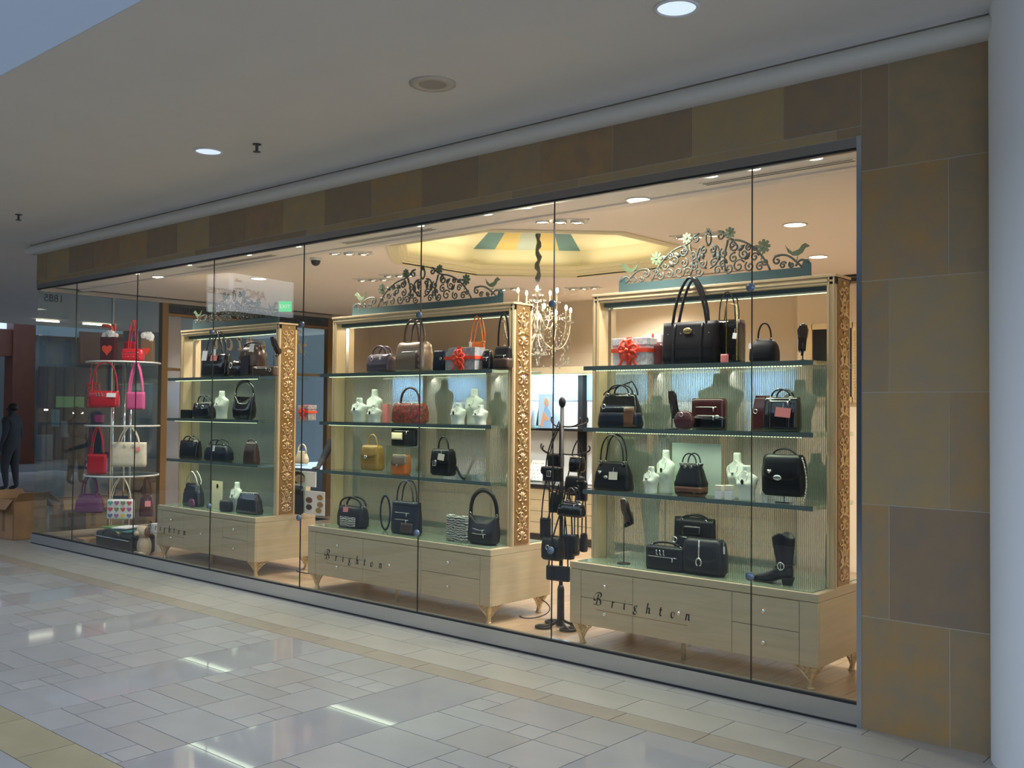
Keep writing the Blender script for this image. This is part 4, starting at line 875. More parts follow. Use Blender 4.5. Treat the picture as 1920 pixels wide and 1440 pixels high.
# shelf 2
bag('dark patent satchel with brown side and shoulder strap', (1119, 1207), 738, Z2, 'trap', 'patent_black', .66, .13, 'two', 722, hm='leather_black', hspan=.5, hr=.006, base=('navy', .45), tags=(), hw=(('ringpull', -.7, .62, 1.2), ('zip', 0, .60, 1.2)), panel=('brown_leather', .42, .96, .06, .62), group=g, hang=(.10, .09))
shoe_on_stand('black buckled pump standing upright on its heel', (1249, 1271), 734, 786, Z2, .62, -1.35, 0.2, sc=.85, buckle=True)
bag('round burgundy patent clutch with a ring pull', (1262, 1304), 771, Z2, 'round', 'burgundy', .60, .06, hw=(('ringpull', -.1, .82, 1.0),), group=g)
bag('burgundy and black zip clutch behind the round one', (1296, 1364), 747, Z2, 'box', 'burgundy', .70, .09, hw=(('zip', 0, .72, 1.2), ('zip', 0, .45, 1.2), ('oval', .7, .42, .7)), base=('patent_black', .42), group=g)
bag('burgundy patent tote behind the pink-tagged bag', (1408, 1452), 742, Z2, 'trap', 'burgundy', .76, .08, hw=(('ringpull', -.5, .55, 1),), group=g)
bag('black patent tote carrying a pink price tag', (1430, 1504), 745, Z2, 'tote', 'patent_black', .66, .12, 'two', 730, hspan=.55, hr=.006, tags=(('tag_pink', .28, .56, .105, .062),), hw=(('zip', 0, .88, 1.2), ('bands', 0, .5, 1.1)), group=g)
# shelf 3
bag('black dome satchel with cream tag and heart charm', (1111, 1190), 866, Z3, 'trap', 'leather_black', .66, .12, 'two', 815, hspan=.62, hr=.006, tags=(('tag_cream', .25, .52, .075, .058),), hw=(('heart', -.62, .62, 1), ('oval', -.2, .46, .7)), group=g)
bust('small pale ring bust next to the tall torso', (1206, 1236), 875, Z3, .62, neck=1)
bust('tall pale torso bust with pendant beside the backpack bag', (1231, 1266), 844, Z3, .72, neck=2)
cdx = at(1306, 900, .80); tag(MB().box(cdx[0]-.20, cdx[0]+.20, .795, .80, Z3, Z3+.36).build('display_card', 'card_green'), 'pale green card panel standing behind the drawstring bag', 'card')
bag('black drawstring bag with a brown base and bow', (1264, 1328), 870, Z3, 'pouch', 'leather_black', .64, .13, 'two', 850, hspan=.5, hr=.005, wr=.006, base=('brown_leather', .3), hw=(('ringpull', -.3, .9, .6), ('ringpull', .3, .9, .6)), group=g)
for i, (a, b, lb) in enumerate(((1341, 1358, 'white jewellery box on the outer side of the pair'), (1359, 1377, 'white jewellery box next to the twin busts'))):
    X, W, H, _ = place((a, b), 910, Z3, .60, .05); e = empty('jewellery_box', (X, .60, Z3), lb, 'box', 'white jewellery boxes'); MB().box(-W/2, W/2, -.025, .025, 0, H*.62).build('box', 'card_white', e, bevel=.003); MB().box(-W/2, W/2, -.025, .025, H*.64, H).build('lid', 'tag_cream', e, bevel=.003)
bust('tall pale bust with a long chain, rear one of the pair', (1362, 1402), 849, Z3, .74, neck=1); bust('pale bust with a pendant, front one of the pair', (1379, 1421), 873, Z3, .63, neck=2)
fb = bag('black flap bag on a chrome riser with chain strap', (1427, 1514), 867, Z3, 'satchel', 'leather_black', .66, .11, 'one', 841, hspan=.55, hr=.007, flap=.62, hw=(('oval', -.1, .45, 1.05), ('heart', -.5, .60, 1), ('chain', 0, 0)), lift=.045, group=g)
glass_stand(fb, .045)
# cabinet top
shoe_on_stand('black pump hung toe-up on a tall iron stand', (1159, 1180), 938, 988, ZT, .62, -1.4, 0.0, sc=.9, m='leather_black')
bag('black zip tote standing behind two other black bags', (1262, 1343), 972, ZT, 'tote', 'leather_black', .76, .09, 'two', 966, hspan=.6, hr=.007, hw=(('zip', 0, .62, 1.1), ('ringpull', -.9, .55, 1.4)), panel=('patent_black', -.5, .4, .66, .85), group=g)
bag('low black bag with a silver script ornament', (1210, 1288), 1026, ZT, 'box', 'leather_black', .60, .10, 'one', 1017, hspan=.75, hr=.007, hw=(('zip', 0, .58, 1.4), ('script', -.05, .76, 1.3)), group=g)
bag('black saddle bag with a silver horseshoe buckle', (1278, 1366), 1013, ZT, 'satchel', 'leather_black', .62, .14, flap=.62, hw=(('horseshoe', .0, .38, 1.0),), tags=(('tag_white', 1.0, .75, .02, .05),), group=g)
# boot
X, W, H, _ = place((1407, 1491), 997, ZT, .64, .10)
e = empty('cowboy_boot', (X+.03, .64, ZT), 'black leather cowboy boot with silver strap buckle', 'boot')
bh = 0.335
R = []
for z, cx_, rx, ry in ((.055, .058, .052, .038), (.09, .056, .054, .040), (.13, .052, .054, .040), (.17, .050, .060, .045), (.24, .046, .072, .053), (.285, .044, .077, .057), (.30, .044, .077, .057)):
    R.append([(cx_+rx*math.cos(a), ry*math.sin(a), z+(0.030*(math.sin(a)**2)*0 + .028*abs(math.cos(a))**3*0 + .035*(abs(math.sin(a))**4) if z > .28 else 0)) for a in [2*PI*i/24 for i in range(24)]])
R2 = [[(.044+(q[0]-.044)*.92, q[1]*.92, q[2]) for q in R[-1]]]+[[(.044+(q[0]-.044)*.9, q[1]*.9, .25) for q in R[-1]]]
MB().rings(R+R2).build('shaft', 'leather_black', e, True)
fb2 = MB()
RR = []
for x, w, z0, z1 in ((.108, .010, .05, .09), (.10, .032, .045, .12), (.06, .036, .040, .135), (.01, .037, .026, .12), (-.05, .040, .008, .075), (-.10, .038, .006, .055), (-.145, .026, .010, .042), (-.175, .010, .018, .032)):
    RR.append([(x, w*math.copysign(abs(math.cos(a))**.8, math.cos(a)), (z0+z1)/2+(z1-z0)/2*math.sin(a)) for a in [2*PI*i/16 for i in range(16)]])
fb2.rings(RR).build('foot', 'leather_black', e, True)
MB().prism([(.105, .050), (.03, .040), (-.02, .018), (-.06, .006), (-.14, .006), (-.178, .018), (-.14, -.000), (-.06, .000), (-.02, .010), (.03, .034), (.105, .044)], -.034, .034).build('sole', 'dark_brown', e)
MB().rings([[(x0, -w, z), (x1, -w, z), (x1, w, z), (x0, w, z)] for z, x0, x1, w in ((0, .055, .095, .026), (.046, .04, .108, .032))]).build('heel', 'leather_black', e)
st = MB().tube([(.052+.057*math.cos(a), .044*math.sin(a), .125+.01*math.cos(a)) for a in [2*PI*i/20 for i in range(20)]], [(.004, .012)]*20, 6, closed=True, flat=(0, 1, 0)).build('ankle_strap', 'leather_black', e, True)
MB().tube([(.050+.022*math.cos(a), -.050, .122+.024*math.sin(a)) for a in [2*PI*i/14 for i in range(14)]], .005, 6, closed=True).tube([(.05, -.05, .10), (.05, -.05, .145)], .003, 4).build('buckle', 'silver', e, True)

# ---- middle unit
g = K[2]
bag('slouchy plum metallic bag with short looped handles', (687, 744), 664, Z1, 'satchel', 'plum_metal', .66, .15, 'two', 650, hspan=.6, hr=.010, wr=.008, hw=(('ringpull', -.4, .75, 1.2),), tags=(('tag_white', .4, .8, .025, .035),), group=g)
bag('large bronze metallic bag with pleats and rolled handles', (741, 812), 641, Z1, 'satchel', 'taupe_metal', .67, .16, 'two', 601, hm='bronze_brown', hspan=.5, hr=.011, wr=.009, hw=(('zip', 0, .66, 1.4),), panel=('bronze_brown', .55, .85, .1, .7), group=g)
bag('small dark bag between the bronze bag and the grey gift box', (811, 840), 657, Z1, 'tote', 'navy', .66, .08, wr=.004, hw=(('ringpull', .6, .6, .8),), group=g)
gift('grey lace-print gift box with a red flower bow', (838, 905), 652, Z1, .64, .12, 'gift_grey', bs=.36, cut=.04)
bag('orange leather tote with tall thin handles behind the gift box', (876, 914), 640, Z1, 'trap', 'orange', .78, .07, 'tall', 592, hspan=.75, hr=.006, tags=(('tag_white', -.8, .9, .03, .04),), group=g)
bag('black patent bag tucked beside the grey gift box', (902, 927), 655, Z1, 'dome', 'patent_black', .66, .08, hw=(('zip', 0, .6, 1.2),), group=g)
bag('black and brown shoulder bag against the carved post', (925, 962), 650, Z1, 'tote', 'leather_black', .68, .09, 'strap', 588, hspan=.7, base=('dark_brown', .5), hw=(('zip', 0, .62, 1.3),), group=g)
bust('short pale bust at the outer end beside two others', (659, 688), 746, Z2, .64, neck=2); bust('tall pale bust behind the group of three', (687, 717), 730, Z2, .74, neck=None); bust('small pale bust in front of the group of three', (689, 716), 758, Z2, .60, neck=2)
tag(MB().box(*[v for v in (at(724, 780, .76)[0]-.035, at(724, 780, .76)[0]+.035)], .74, .78, Z2, Z2+.17).build('perfume_box', 'tag_pink', bevel=.003), 'pinkish slim box beside the red patterned bag', 'box')
bag('red and black patterned bag with a dark looped handle', (733, 804), 756, Z2, 'satchel', 'red_print', .66, .13, 'one', 727, hm='dark_brown', hspan=.6, hr=.010, wr=.008, hw=(('ringpull', -.5, .92, 1), ('ringpull', .4, .92, 1)), group=g)
bust('small pale bust standing alone with a necklace', (845, 874), 756, Z2, .64, neck=2); bust('tallest pale bust with long necklaces', (871, 907), 729, Z2, .74, neck=1); bust('pale bust with a chain in front of the tallest', (887, 915), 759, Z2, .62, neck=1)
bag('mustard leather flap bag with a top handle', (675, 721), 840, Z3, 'satchel', 'mustard', .66, .12, 'one', 815, hspan=.5, hr=.007, flap=.45, hw=(('oval', -.1, .55, .9),), group=g, lift=.02)
rs = at(757, 846, .70); e = empty('glass_riser', (rs[0], .70, Z3), 'small glass riser between the mustard and the black bags', 'riser')
MB().box(-.17, .17, -.07, .07, .245, .255).build('top', 'shelf_glass', e); MB().box(-.165, -.155, -.06, .06, 0, .245).box(.155, .165, -.06, .06, 0, .245).build('leg', 'shelf_glass', e)
bag('black and lime square bag on the glass riser', (733, 783), 803, Z3+.255, 'box', 'leather_black', .70, .07, panel=('card_cream', -.8, .1, .35, .75), hw=(('zip', 0, .85, 1.2),), group=g)
bag('orange and taupe flap bag under the glass riser', (732, 771), 852, Z3, 'satchel', 'orange', .68, .08, flap=.55, flapm='taupe_metal', hw=(('buckle', 0, .42, .6),), group=g)
bag('black saddle bag with square buckle and cream tag', (806, 856), 847, Z3, 'satchel', 'leather_black', .66, .12, 'one', 819, hspan=.5, hr=.007, flap=.55, hw=(('buckle', -.25, .48, 1.0),), tags=(('tag_cream', .3, .72, .075, .055),), group=g, lift=.018)
tag(MB().tube(bez((at(856, 880, .64)[0], .64, Z3+.10), (at(862, 880, .62)[0], .62, Z3+.03), (at(866, 885, .60)[0], .60, Z3+.012), (at(872, 885, .60)[0], .60, Z3+.012), 10), [(.006, .014)]*11, 6, flat=(0, 1, 0)).build('loose_strap', 'leather_black', smooth=True), 'loose black strap end lying beside the saddle bag', 'strap')
bag('zebra-print pocket bag with a pink tag', (631, 692), 950, ZT, 'satchel', 'leather_black', .64, .14, 'two', 932, hspan=.85, hr=.010, panel=('zebra', -.55, .65, .06, .52), tags=(('tag_pink', -.15, .85, .07, .045),), group=g)
lp = at(722, 990, .68); tag(MB().tube([(lp[0]+.05*math.cos(a)*1.3, .68, ZT+.165+.155*math.sin(a)) for a in [2*PI*i/24 for i in range(24)]], [(.003, .012)]*24, 6, closed=True, flat=(0, 1, 0)).build('belt_strap', 'navy', smooth=True), 'dark loop strap standing beside the navy tote', 'strap')
bag('navy tote with tall thin handles and zip pockets', (732, 792), 941, ZT, 'tote', 'navy', .66, .11, 'two', 901, hspan=.62, hr=.006, hw=(('zip', -.1, .66, 1.0), ('zip', -.1, .45, 1.0)), panel=('dark_brown', -.1, .75, .06, .36), group=g)
bag('zebra-print flat clutch leaning by the black hobo', (834, 880), 966, ZT, 'flat', 'zebra', .62, .035, group=g, rz=-.1)
bag('black zipped hobo with a wide arched strap', (874, 939), 966, ZT, 'hobo', 'leather_black', .66, .12, 'strap', 919, hr=.014, dip=.35, hw=(('zip', -.1, .62, .8), ('zip', 0, .42, .9)), group=g)

# ---- left-hand unit
g = K[3]
bag('black bag with pink and white price tags on the top shelf', (376, 434), 664, Z1, 'tote', 'patent_black', .66, .13, 'tall', 621, wr=.006, hspan=.7, hr=.008, tags=(('tag_white', -.7, .95, .10, .11), ('tag_pink', .15, .82, .13, .06), ('tag_white', .1, 1.05, .07, .08)), group=g)
bag('brown metallic bag with a navy card before it', (446, 500), 647, Z1, 'dome', 'bronze_brown', .68, .15, 'one', 642, hspan=.8, hr=.012, wr=.009, tags=(('tag_white', .35, .9, .08, .09), ('navy', -.1, .36, .15, .20)), group=g)
bag('black glossy bag between the tagged and the brown bags', (429, 460), 676, Z1, 'dome', 'patent_black', .62, .09, hw=(('ringpull', -.6, .7, 2),), group=g)
bag('plum clutch lying against the carved post of the unit by the round tiers', (472, 521), 687, Z1, 'box', 'bronze_brown', .60, .08, hw=(('zip', 0, .8, 1.2), ('ringpull', .8, .6, 1.2)), group=g)
shoe_on_stand('black pump with white tag on the top shelf nearest the round tiers', (504, 522), 634, 668, Z1, .66, -1.2, 0.3, sc=.9)
bag('small black wallet next to a gathered patent bag', (338, 361), 768, Z2, 'flat', 'leather_black', .62, .04, group=g)
bag('gathered black patent bag beside the pale bust', (360, 405), 754, Z2, 'satchel', 'patent_black', .66, .13, 'two', 742, hspan=.5, hr=.008, wr=.009, hw=(('ringpull', -.3, .8, 1.5), ('ringpull', .4, .7, 1.5)), group=g)
bust('pale green-white bust between two black bags', (402, 429), 733, Z2, .68, neck=1)
bag('black patent hobo with arched top on the second shelf', (434, 481), 740, Z2, 'hobo', 'patent_black', .66, .11, 'strap', 715, hr=.013, dip=.45, group=g)
bag('black tote at the outer end of the third shelf', (335, 379), 826, Z3, 'tote', 'patent_black', .66, .12, 'two', 818, wr=.007, hspan=.6, hr=.008, group=g)
bag('midnight blue patent bag with a small white tag', (382, 438), 833, Z3, 'dome', 'navy', .66, .14, 'two', 824, hspan=.6, hr=.008, wr=.008, tags=(('tag_white', .0, .75, .04, .06),), group=g)
bag('dark brown tall bag near the carved post', (455, 488), 829, Z3, 'trap', 'dark_brown', .66, .10, 'one', 824, wr=.004, hspan=.7, hr=.007, group=g)
bag('black bag with chain handles at the cabinet edge', (341, 384), 906, ZT, 'trap', 'patent_black', .66, .12, 'tall', 884, wr=.006, hm='silver', hspan=.7, hr=.006, group=g)
bag('tiny plum wristlet before the chain-handled bag', (352, 366), 936, ZT, 'round', 'purple_leather', .56, .03, group=g)
q = at(407, 940, .70); e = empty('sign_card', (q[0], .70, ZT), 'cream sign card with a dark emblem on the cabinet nearest the round tiers', 'card'); MB().box(-.10, .10, -.004, .004, 0, .30).build('card', 'card_cream', e); MB().ball((.01, -.006, .245), (.022, .003, .026), 10, 5).build('emblem', 'lettering_black', e)
bag('small black pouch before the cream card', (411, 437), 939, ZT, 'satchel', 'leather_black', .60, .07, flap=.5, group=g)
bust('pale bust on the cabinet nearest the round tiers', (432, 456), 904, ZT, .70, neck=2)
bag('midnight blue bag on the cabinet nearest the round tiers', (441, 494), 922, ZT, 'trap', 'patent_black', .64, .13, wr=.005, hw=(('studs', 0, .9, 1.0),), group=g)
# rear goods seen past the carved post
gift('silver gift box with red ribbon on the rear of the unit by the round tiers', (562, 590), 760, Z2, 1.04, .10, 'gift_silver', bs=.3)
bag('small cream bag on the rear of the unit by the round tiers', (553, 579), 846, Z3, 'pouch', 'cream_leather', 1.04, .08, 'one', 833, hspan=.8, hr=.008, group=g)
def picture_card(label, px, y0, y1, Y, zb, kind):
    X, W, H, _ = place(px, y0, zb, Y, .01); e = empty('picture_card', (X, Y, zb), label, 'card', 'picture cards on the unit by the round tiers'); MB().box(-W/2, W/2, -.005, .005, 0, H).build('card', 'card_white', e)
    if kind == 'face':
        MB().prism([(-.10*W/.3+W*.42*math.cos(a)*.85, H*.56+H*.42*math.sin(a)) for a in [2*PI*i/20 for i in range(20)]], -.008, -.0045).build('printed_hair', 'hair_brown', e)
        MB().prism([(-.06*W/.3+W*.24*math.cos(a), H*.46+H*.30*math.sin(a)) for a in [2*PI*i/20 for i in range(20)]], -.0095, -.008).build('printed_face', 'skin_print', e)
        MB().box(-.10*W, .0*W, -.0105, -.0095, H*.52, H*.54).box(-.30*W, -.22*W, -.0105, -.0095, H*.52, H*.54).box(-.2*W, -.06*W, -.0105, -.0095, H*.30, H*.33).build('printed_features', 'hair_brown', e)
    else:
        for (u, v, r, mm) in ((.28, .75, .12, 'mustard'), (.30, .45, .12, 'mustard'), (.22, .20, .12, 'mustard'), (-.28, .6, .13, 'brown_leather'), (-.28, .3, .12, 'hair_brown')):
            MB().prism([(u*W+r*W*1.3*math.cos(a), v*H+r*H*math.sin(a)) for a in [2*PI*i/12 for i in range(12)]], -.0085, -.0045).build('printed_motif', mm, e)
    return e
picture_card('portrait card of a dark-haired woman behind the carved post', (551, 592), 882, 922, 1.12, ZT+.29, 'face').location.z = ZT+.28
MB_e = bpy.data.objects['picture_card']; MB().box(-.02, .02, -.004, .06, -.28, 0).build('easel', 'chrome', MB_e)
picture_card('jewellery print card beside the portrait card', (572, 608), 921, 957, 1.06, ZT, 'print')
bag('black bag before the picture cards on the rear ledge', (549, 570), 917, ZT, 'tote', 'leather_black', 1.02, .07, group=g)
# backs of busts on the rear half of the unit nearest the jamb, seen through the screen
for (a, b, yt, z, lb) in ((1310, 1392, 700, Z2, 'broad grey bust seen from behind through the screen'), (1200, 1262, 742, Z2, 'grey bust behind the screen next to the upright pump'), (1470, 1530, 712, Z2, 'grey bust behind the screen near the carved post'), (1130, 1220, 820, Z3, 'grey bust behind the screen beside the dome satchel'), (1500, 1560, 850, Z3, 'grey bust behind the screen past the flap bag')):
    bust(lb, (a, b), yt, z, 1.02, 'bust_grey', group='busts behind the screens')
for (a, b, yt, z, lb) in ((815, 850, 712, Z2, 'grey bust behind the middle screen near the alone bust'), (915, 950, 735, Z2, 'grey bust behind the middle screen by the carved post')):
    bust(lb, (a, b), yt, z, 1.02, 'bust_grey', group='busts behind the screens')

for z, lb in ((Z2, 'black bag on the rear second shelf behind the carved post'), (Z3, 'black bag on the rear third shelf behind the carved post'), (ZT, 'tall black bag on the rear cabinet top behind the carved post')):
    bag(lb, (0, 1), 0, z, 'tote', 'leather_black', Y=1.06, D=.12, X=-.60, W=.13, H=.30, handle='two', htop=proj((-.60, 1.06, z+.36))[1], group=K[1])
def at_x(px, py, X):
    d = AX.T @ np.array([(px-960)/F_PX, (720-py)/F_PX, 1.0]); return CAM+d*(X-CAM[0])/d[0]
def hung(label, px, ytop, ybot, Y, **kw):
    zb = at((px[0]+px[1])/2, ybot, Y-kw.get('D', .11)/2)[2]; return bag(label, px, ytop, zb, Y=Y, **kw)
# ------------------------------------------------------------------ black bag stand between two units
SX, SY = -2.77, 0.84
e = empty('bag_stand', (SX, SY, 0), 'black wrought-iron bag stand between two display units', 'stand')
MB().tube([(0, 0, 0.02), (0, 0, 1.74)], .016, 8).lathe([(.03, .01), (.028, .30), (.02, .33)], 12).build('pole', 'iron', e, True)
MB().ball((0, 0, 1.78), (.035, .02, .045), 10, 6).build('finial', 'iron', e, True)
for k in range(4):
    a = PI/4+k*PI/2+.3; c, s = math.cos(a), math.sin(a)
    P = [(c*u, s*u, z) for u, z in ((0, .06), (.07, .025), (.14, .012), (.20, .012))]; Q = [(c*.15-s*.06*math.sin(t)+c*.055*math.cos(t), s*.15+c*.06*math.sin(t)+s*.055*math.cos(t), .012) for t in [2*PI*i/14 for i in range(14)]]
    MB().tube(P, .012, 6).tube(Q, .011, 6, closed=True).build('foot', 'iron', e, True)
for (z, a, L) in ((1.62, 2.6, .24), (1.62, -.3, .24), (1.62, .9, .2), (1.40, 2.9, .27), (1.40, .1, .25), (1.40, -1.6, .22), (1.10, 2.7, .26), (1.10, -.4, .26), (1.10, -1.3, .24), (1.10, 1.2, .2)):
    c, s = math.cos(a), math.sin(a); P = bez((0, 0, z-.03), (c*L*.4, s*L*.4, z-.04), (c*L*.8, s*L*.8, z-.03), (c*L, s*L, z+.0), 8)+[(c*(L+.012*math.sin(t)), s*(L+.012*math.sin(t)), z+.02-.02*math.cos(t)) for t in [PI*i/8 for i in range(1, 9)]]
    MB().tube(P, .006, 6).build('arm', 'iron', e, True)
g = K[4]
hung('boxy black bag with a square buckle on the stand', (1017, 1055), 876, 903, .66, D=.08, sty='box', m='leather_black', hang=(.06, .36), flap=.6, hw=(('buckle', .1, .55, 1),), group=g)
hung('black bag behind the boxy buckled bag on the stand', (1026, 1058), 853, 876, .90, D=.08, sty='box', m='nylon_black', hang=(.03, .22), group=g)
hung('small black bag hung on the pole side facing the boot unit', (1066, 1098), 856, 886, .80, D=.09, sty='satchel', m='patent_black', hang=(0, .12), group=g)
hung('black crocodile-pattern barrel bag on the stand', (1044, 1100), 941, 970, .70, D=.10, sty='dome', m='patent_black', handle='two', htop=915, hspan=.5, hr=.007, hw=(('zip', 0, .85, 1.2),), group=g)
hung('flat black pouch on a long strap at the stand', (1012, 1033), 971, 1012, .68, D=.04, sty='flat', m='leather_black', hang=(.02, .36), group=g)
hung('large black bag low on the stand', (1014, 1060), 1010, 1052, .66, D=.11, sty='satchel', m='leather_black', hang=(.05, .42), flap=.5, hw=(('ringpull', .0, .6, 1.2),), group=g)
hung('black bag beside the large low one on the stand', (1052, 1078), 1003, 1050, .80, D=.08, sty='tote', m='nylon_black', hang=(0, .35), group=g)
hung('narrow black pouch hung low next to the boot unit', (1073, 1087), 1003, 1043, .78, D=.06, sty='satchel', m='patent_black', hang=(0, .32), group=g)
hung('narrow black pouch behind the post of the boot unit', (1087, 1102), 1000, 1036, .86, D=.06, sty='satchel', m='leather_black', hang=(0, .30), group=g)
hung('black pebbled bag behind the barrel bag on the stand', (1058, 1100), 893, 930, .92, D=.09, sty='satchel', m='leather_black', hang=(0, .14), group=g)
hung('slim black crossbody bag on the rear arm of the stand', (1080, 1102), 902, 940, .84, D=.05, sty='flat', m='patent_black', hang=(0, .12), group=g)
hung('small black purse above the flat pouch on the stand', (1030, 1056), 925, 962, .86, D=.07, sty='tote', m='nylon_black', hang=(.03, .16), group=g)
hung('flat black clutch lowest on the stand', (1025, 1068), 1062, 1090, .72, D=.05, sty='flat', m='navy', hang=(.04, .50), group=g, rz=.15)

# ------------------------------------------------------------------ tiered round display
TX, TY = -9.62, 0.68
e = empty('tiered_display', (TX, TY, 0), 'round tiered display with glass shelves and chrome poles, hung with red bags', 'display stand')
for z in (2.27, 1.49, .88):
    MB().lathe([(.001, z-.02), (.42, z-.02), (.43, z-.012), (.43, z-.004), (.42, z), (.001, z)], 40).build('round_shelf', 'shelf_glass', e)
    MB().tube([(.432*math.cos(a), .432*math.sin(a), z-.01) for a in [2*PI*i/40 for i in range(40)]], .011, 6, closed=True).build('shelf_rim', 'lamp_trim', e, True)
for k in range(3): a = .4+k*2*PI/3; MB().tube([(.12*math.cos(a), .12*math.sin(a), 0.03), (.12*math.cos(a), .12*math.sin(a), 2.27)], .012, 8).build('pole', 'chrome', e, True)
MB().lathe([(.18, 0), (.18, .03), (.05, .04)], 32).build('base', 'steel', e, True)
g = K[5]
TP = proj((TX, TY, 1.4))[0]; TPM = F_PX/((np.array((TX, TY, 1.4))-CAM) @ AX[2])
def tier_pos(px, v): u = ((px[0]+px[1])/2-TP)/TPM; return TX+.749*u+.662*v, TY+.662*u-.749*v
def z_of(X, Y, py):
    z = 1.2
    for _ in range(5): z += (proj((X, Y, z))[1]-py)/scales(X, Y, z)[2]
    return z
def heart_bag(label, px, yt, zb, v, m, tis=True):
    X, Y = tier_pos(px, v); W = (px[1]-px[0])/TPM*.85; H = z_of(X, Y, yt)-zb; b = empty('gift_bag', (X, Y, zb), label, 'gift bag', 'heart gift bags', .55); MB().rings([[(sx*W/2, sy*.04, z) for sx, sy in ((-1, -1), (1, -1), (1, 1), (-1, 1))] for z in (0, H)]).build('bag_body', m, b)
    MB().prism([(W*.024*16*math.sin(a)**3*.95, H*.48+W*.024*(13*math.cos(a)-5*math.cos(2*a)-2*math.cos(3*a)-math.cos(4*a))) for a in [2*PI*i/22 for i in range(22)]], -.046, -.041).build('printed_heart', 'ribbon_red', b)
    if tis:
        t = MB(); rn = random.Random(label)
        for k in range(9): t.ball((rn.uniform(-W*.4, W*.4), rn.uniform(-.03, .03), H+rn.uniform(0, .05)), (rn.uniform(.03, .05), .03, rn.uniform(.03, .06)), 6, 4)
        t.build('tissue', 'tag_white', b)
    return b
def tbag(label, px, yt, yb, v, ztop=None, zb=None, **kw):       # a bag standing on a tier or hung from its rim, facing the window corner
    X, Y = tier_pos(px, v); zb = zb if zb is not None else z_of(X, Y, yb); W = (px[1]-px[0])/TPM; H = z_of(X, Y, yt)-zb
    if ztop: kw['htop'] = proj((X, Y, ztop))[1]
    return bag(label, px, yt, zb, Y=Y, X=X, W=W, H=H, rz=.70, group=g, **kw)
T1, T2, T3 = 2.258, 1.478, .868
hb = heart_bag('dark gift bag with red heart, tissue and a tall red ribbon', (192, 225), 632, 2.27, .12, 'burgundy')
MB().tube(bez((0, 0, .22), (.02, 0, .36), (.10, 0, .46), (-.10, 0, .44), 10), [(.006, .022)]*11, 6, flat=(0, 1, 0)).tube(bez((0, 0, .22), (.05, 0, .36), (.12, 0, .40), (.05, 0, .46), 8), [(.006, .02)]*9, 6, flat=(0, 1, 0)).build('ribbon', 'ribbon_red', hb, True)
heart_bag('brown gift bag with red heart and white tissue', (258, 284), 636, 2.27, -.06, 'cardboard_dark')
tbag('glossy red bag with upright handles on the top tier', (237, 279), 654, 0, .20, zb=2.27, sty='satchel', m='red_leather', D=.12, handle='tall', htop=600, hspan=.35, hr=.008, hw=(('zip', 0, .7, 1.2), ('studs', 0, .35, 1)))
tbag('small red box bag behind on the top tier', (222, 246), 640, 0, -.14, zb=2.27, sty='box', m='red_leather', D=.08)
tbag('wide red bag with bows hung under the top tier', (188, 243), 733, 764, .34, T1, D=.11, sty='satchel', m='red_leather', handle='one', hspan=.85, hr=.010, hw=(('script', -.2, .8, 1.6),), tags=(('tag_white', .6, .75, .11, .05),))
tbag('pink flowered bag hung behind the wide red one', (171, 196), 718, 765, .16, T1, D=.08, sty='tote', m='red_print', handle='one', hspan=.5, hr=.006)
tbag('square pink bag with wide handles under the top tier', (253, 286), 735, 768, .28, T1, D=.07, sty='flat', m='pink_leather', handle='tall', hspan=.8, hr=.014)
tbag('red flat bag hung under the middle tier', (186, 221), 851, 889, .32, T2, D=.06, sty='flat', m='red_leather', handle='tall', hspan=.7, hr=.008)
tbag('cream tote with thin handles and a pink tag', (230, 293), 829, 875, .32, T2, D=.10, sty='tote', m='cream_leather', handle='tall', hspan=.6, hr=.007, tags=(('tag_pink', .55, .72, .07, .05),), hw=(('ringpull', -.2, .85, 1), ('ringpull', .3, .85, 1)))
tbag('dark wristlet hung behind the red flat bag', (166, 184), 862, 880, .08, T2, D=.05, sty='flat', m='purple_leather', handle='tall', hspan=.5, hr=.006, tags=(('tag_pink', 0, .5, .06, .04),))
tbag('purple dome bag hung under the lowest tier', (161, 214), 926, 961, .26, T3, D=.12, sty='trap', m='purple_leather', handle='two', hspan=.5, hr=.009, wr=.007)
hw_ = tbag('white bag printed with coloured hearts', (226, 275), 936, 973, .36, T3, D=.05, sty='flat', m='white_leather', handle='tall', hspan=.8, hm='cream_leather', hr=.006)
HM = ['heart_teal', 'heart_plum', 'heart_olive', 'heart_red', 'heart_red', 'heart_olive', 'heart_red', 'heart_plum', 'heart_navy', 'heart_plum', 'heart_yellow', 'heart_navy']
Wb = max(v.co.x for v in hw_.children[0].data.vertices)*2; Hb = max(v.co.z for v in hw_.children[0].data.vertices)
for i in range(12):
    u, v = (i % 4-1.5)*Wb*.235, Hb*(.82-.32*(i//4)); s = Wb*.0058
    MB().prism([(u+s*16*math.sin(a)**3, v+s*(13*math.cos(a)-5*math.cos(2*a)-2*math.cos(3*a)-math.cos(4*a))) for a in [2*PI*k/16 for k in range(16)]], -.034, -.029).build('printed_heart', HM[i], hw_)
tbag('plum patent bag hung beside the heart-print bag', (270, 296), 928, 968, .10, T3, D=.08, sty='trap', m='burgundy', handle='tall', hspan=.6, hr=.007, tags=(('tag_pink', .4, .6, .07, .07),))
tbag('navy bag hung between the purple and the heart-print bags', (206, 240), 930, 958, -.10, T3, D=.06, sty='flat', m='navy', handle='tall', hspan=.9, hr=.005)

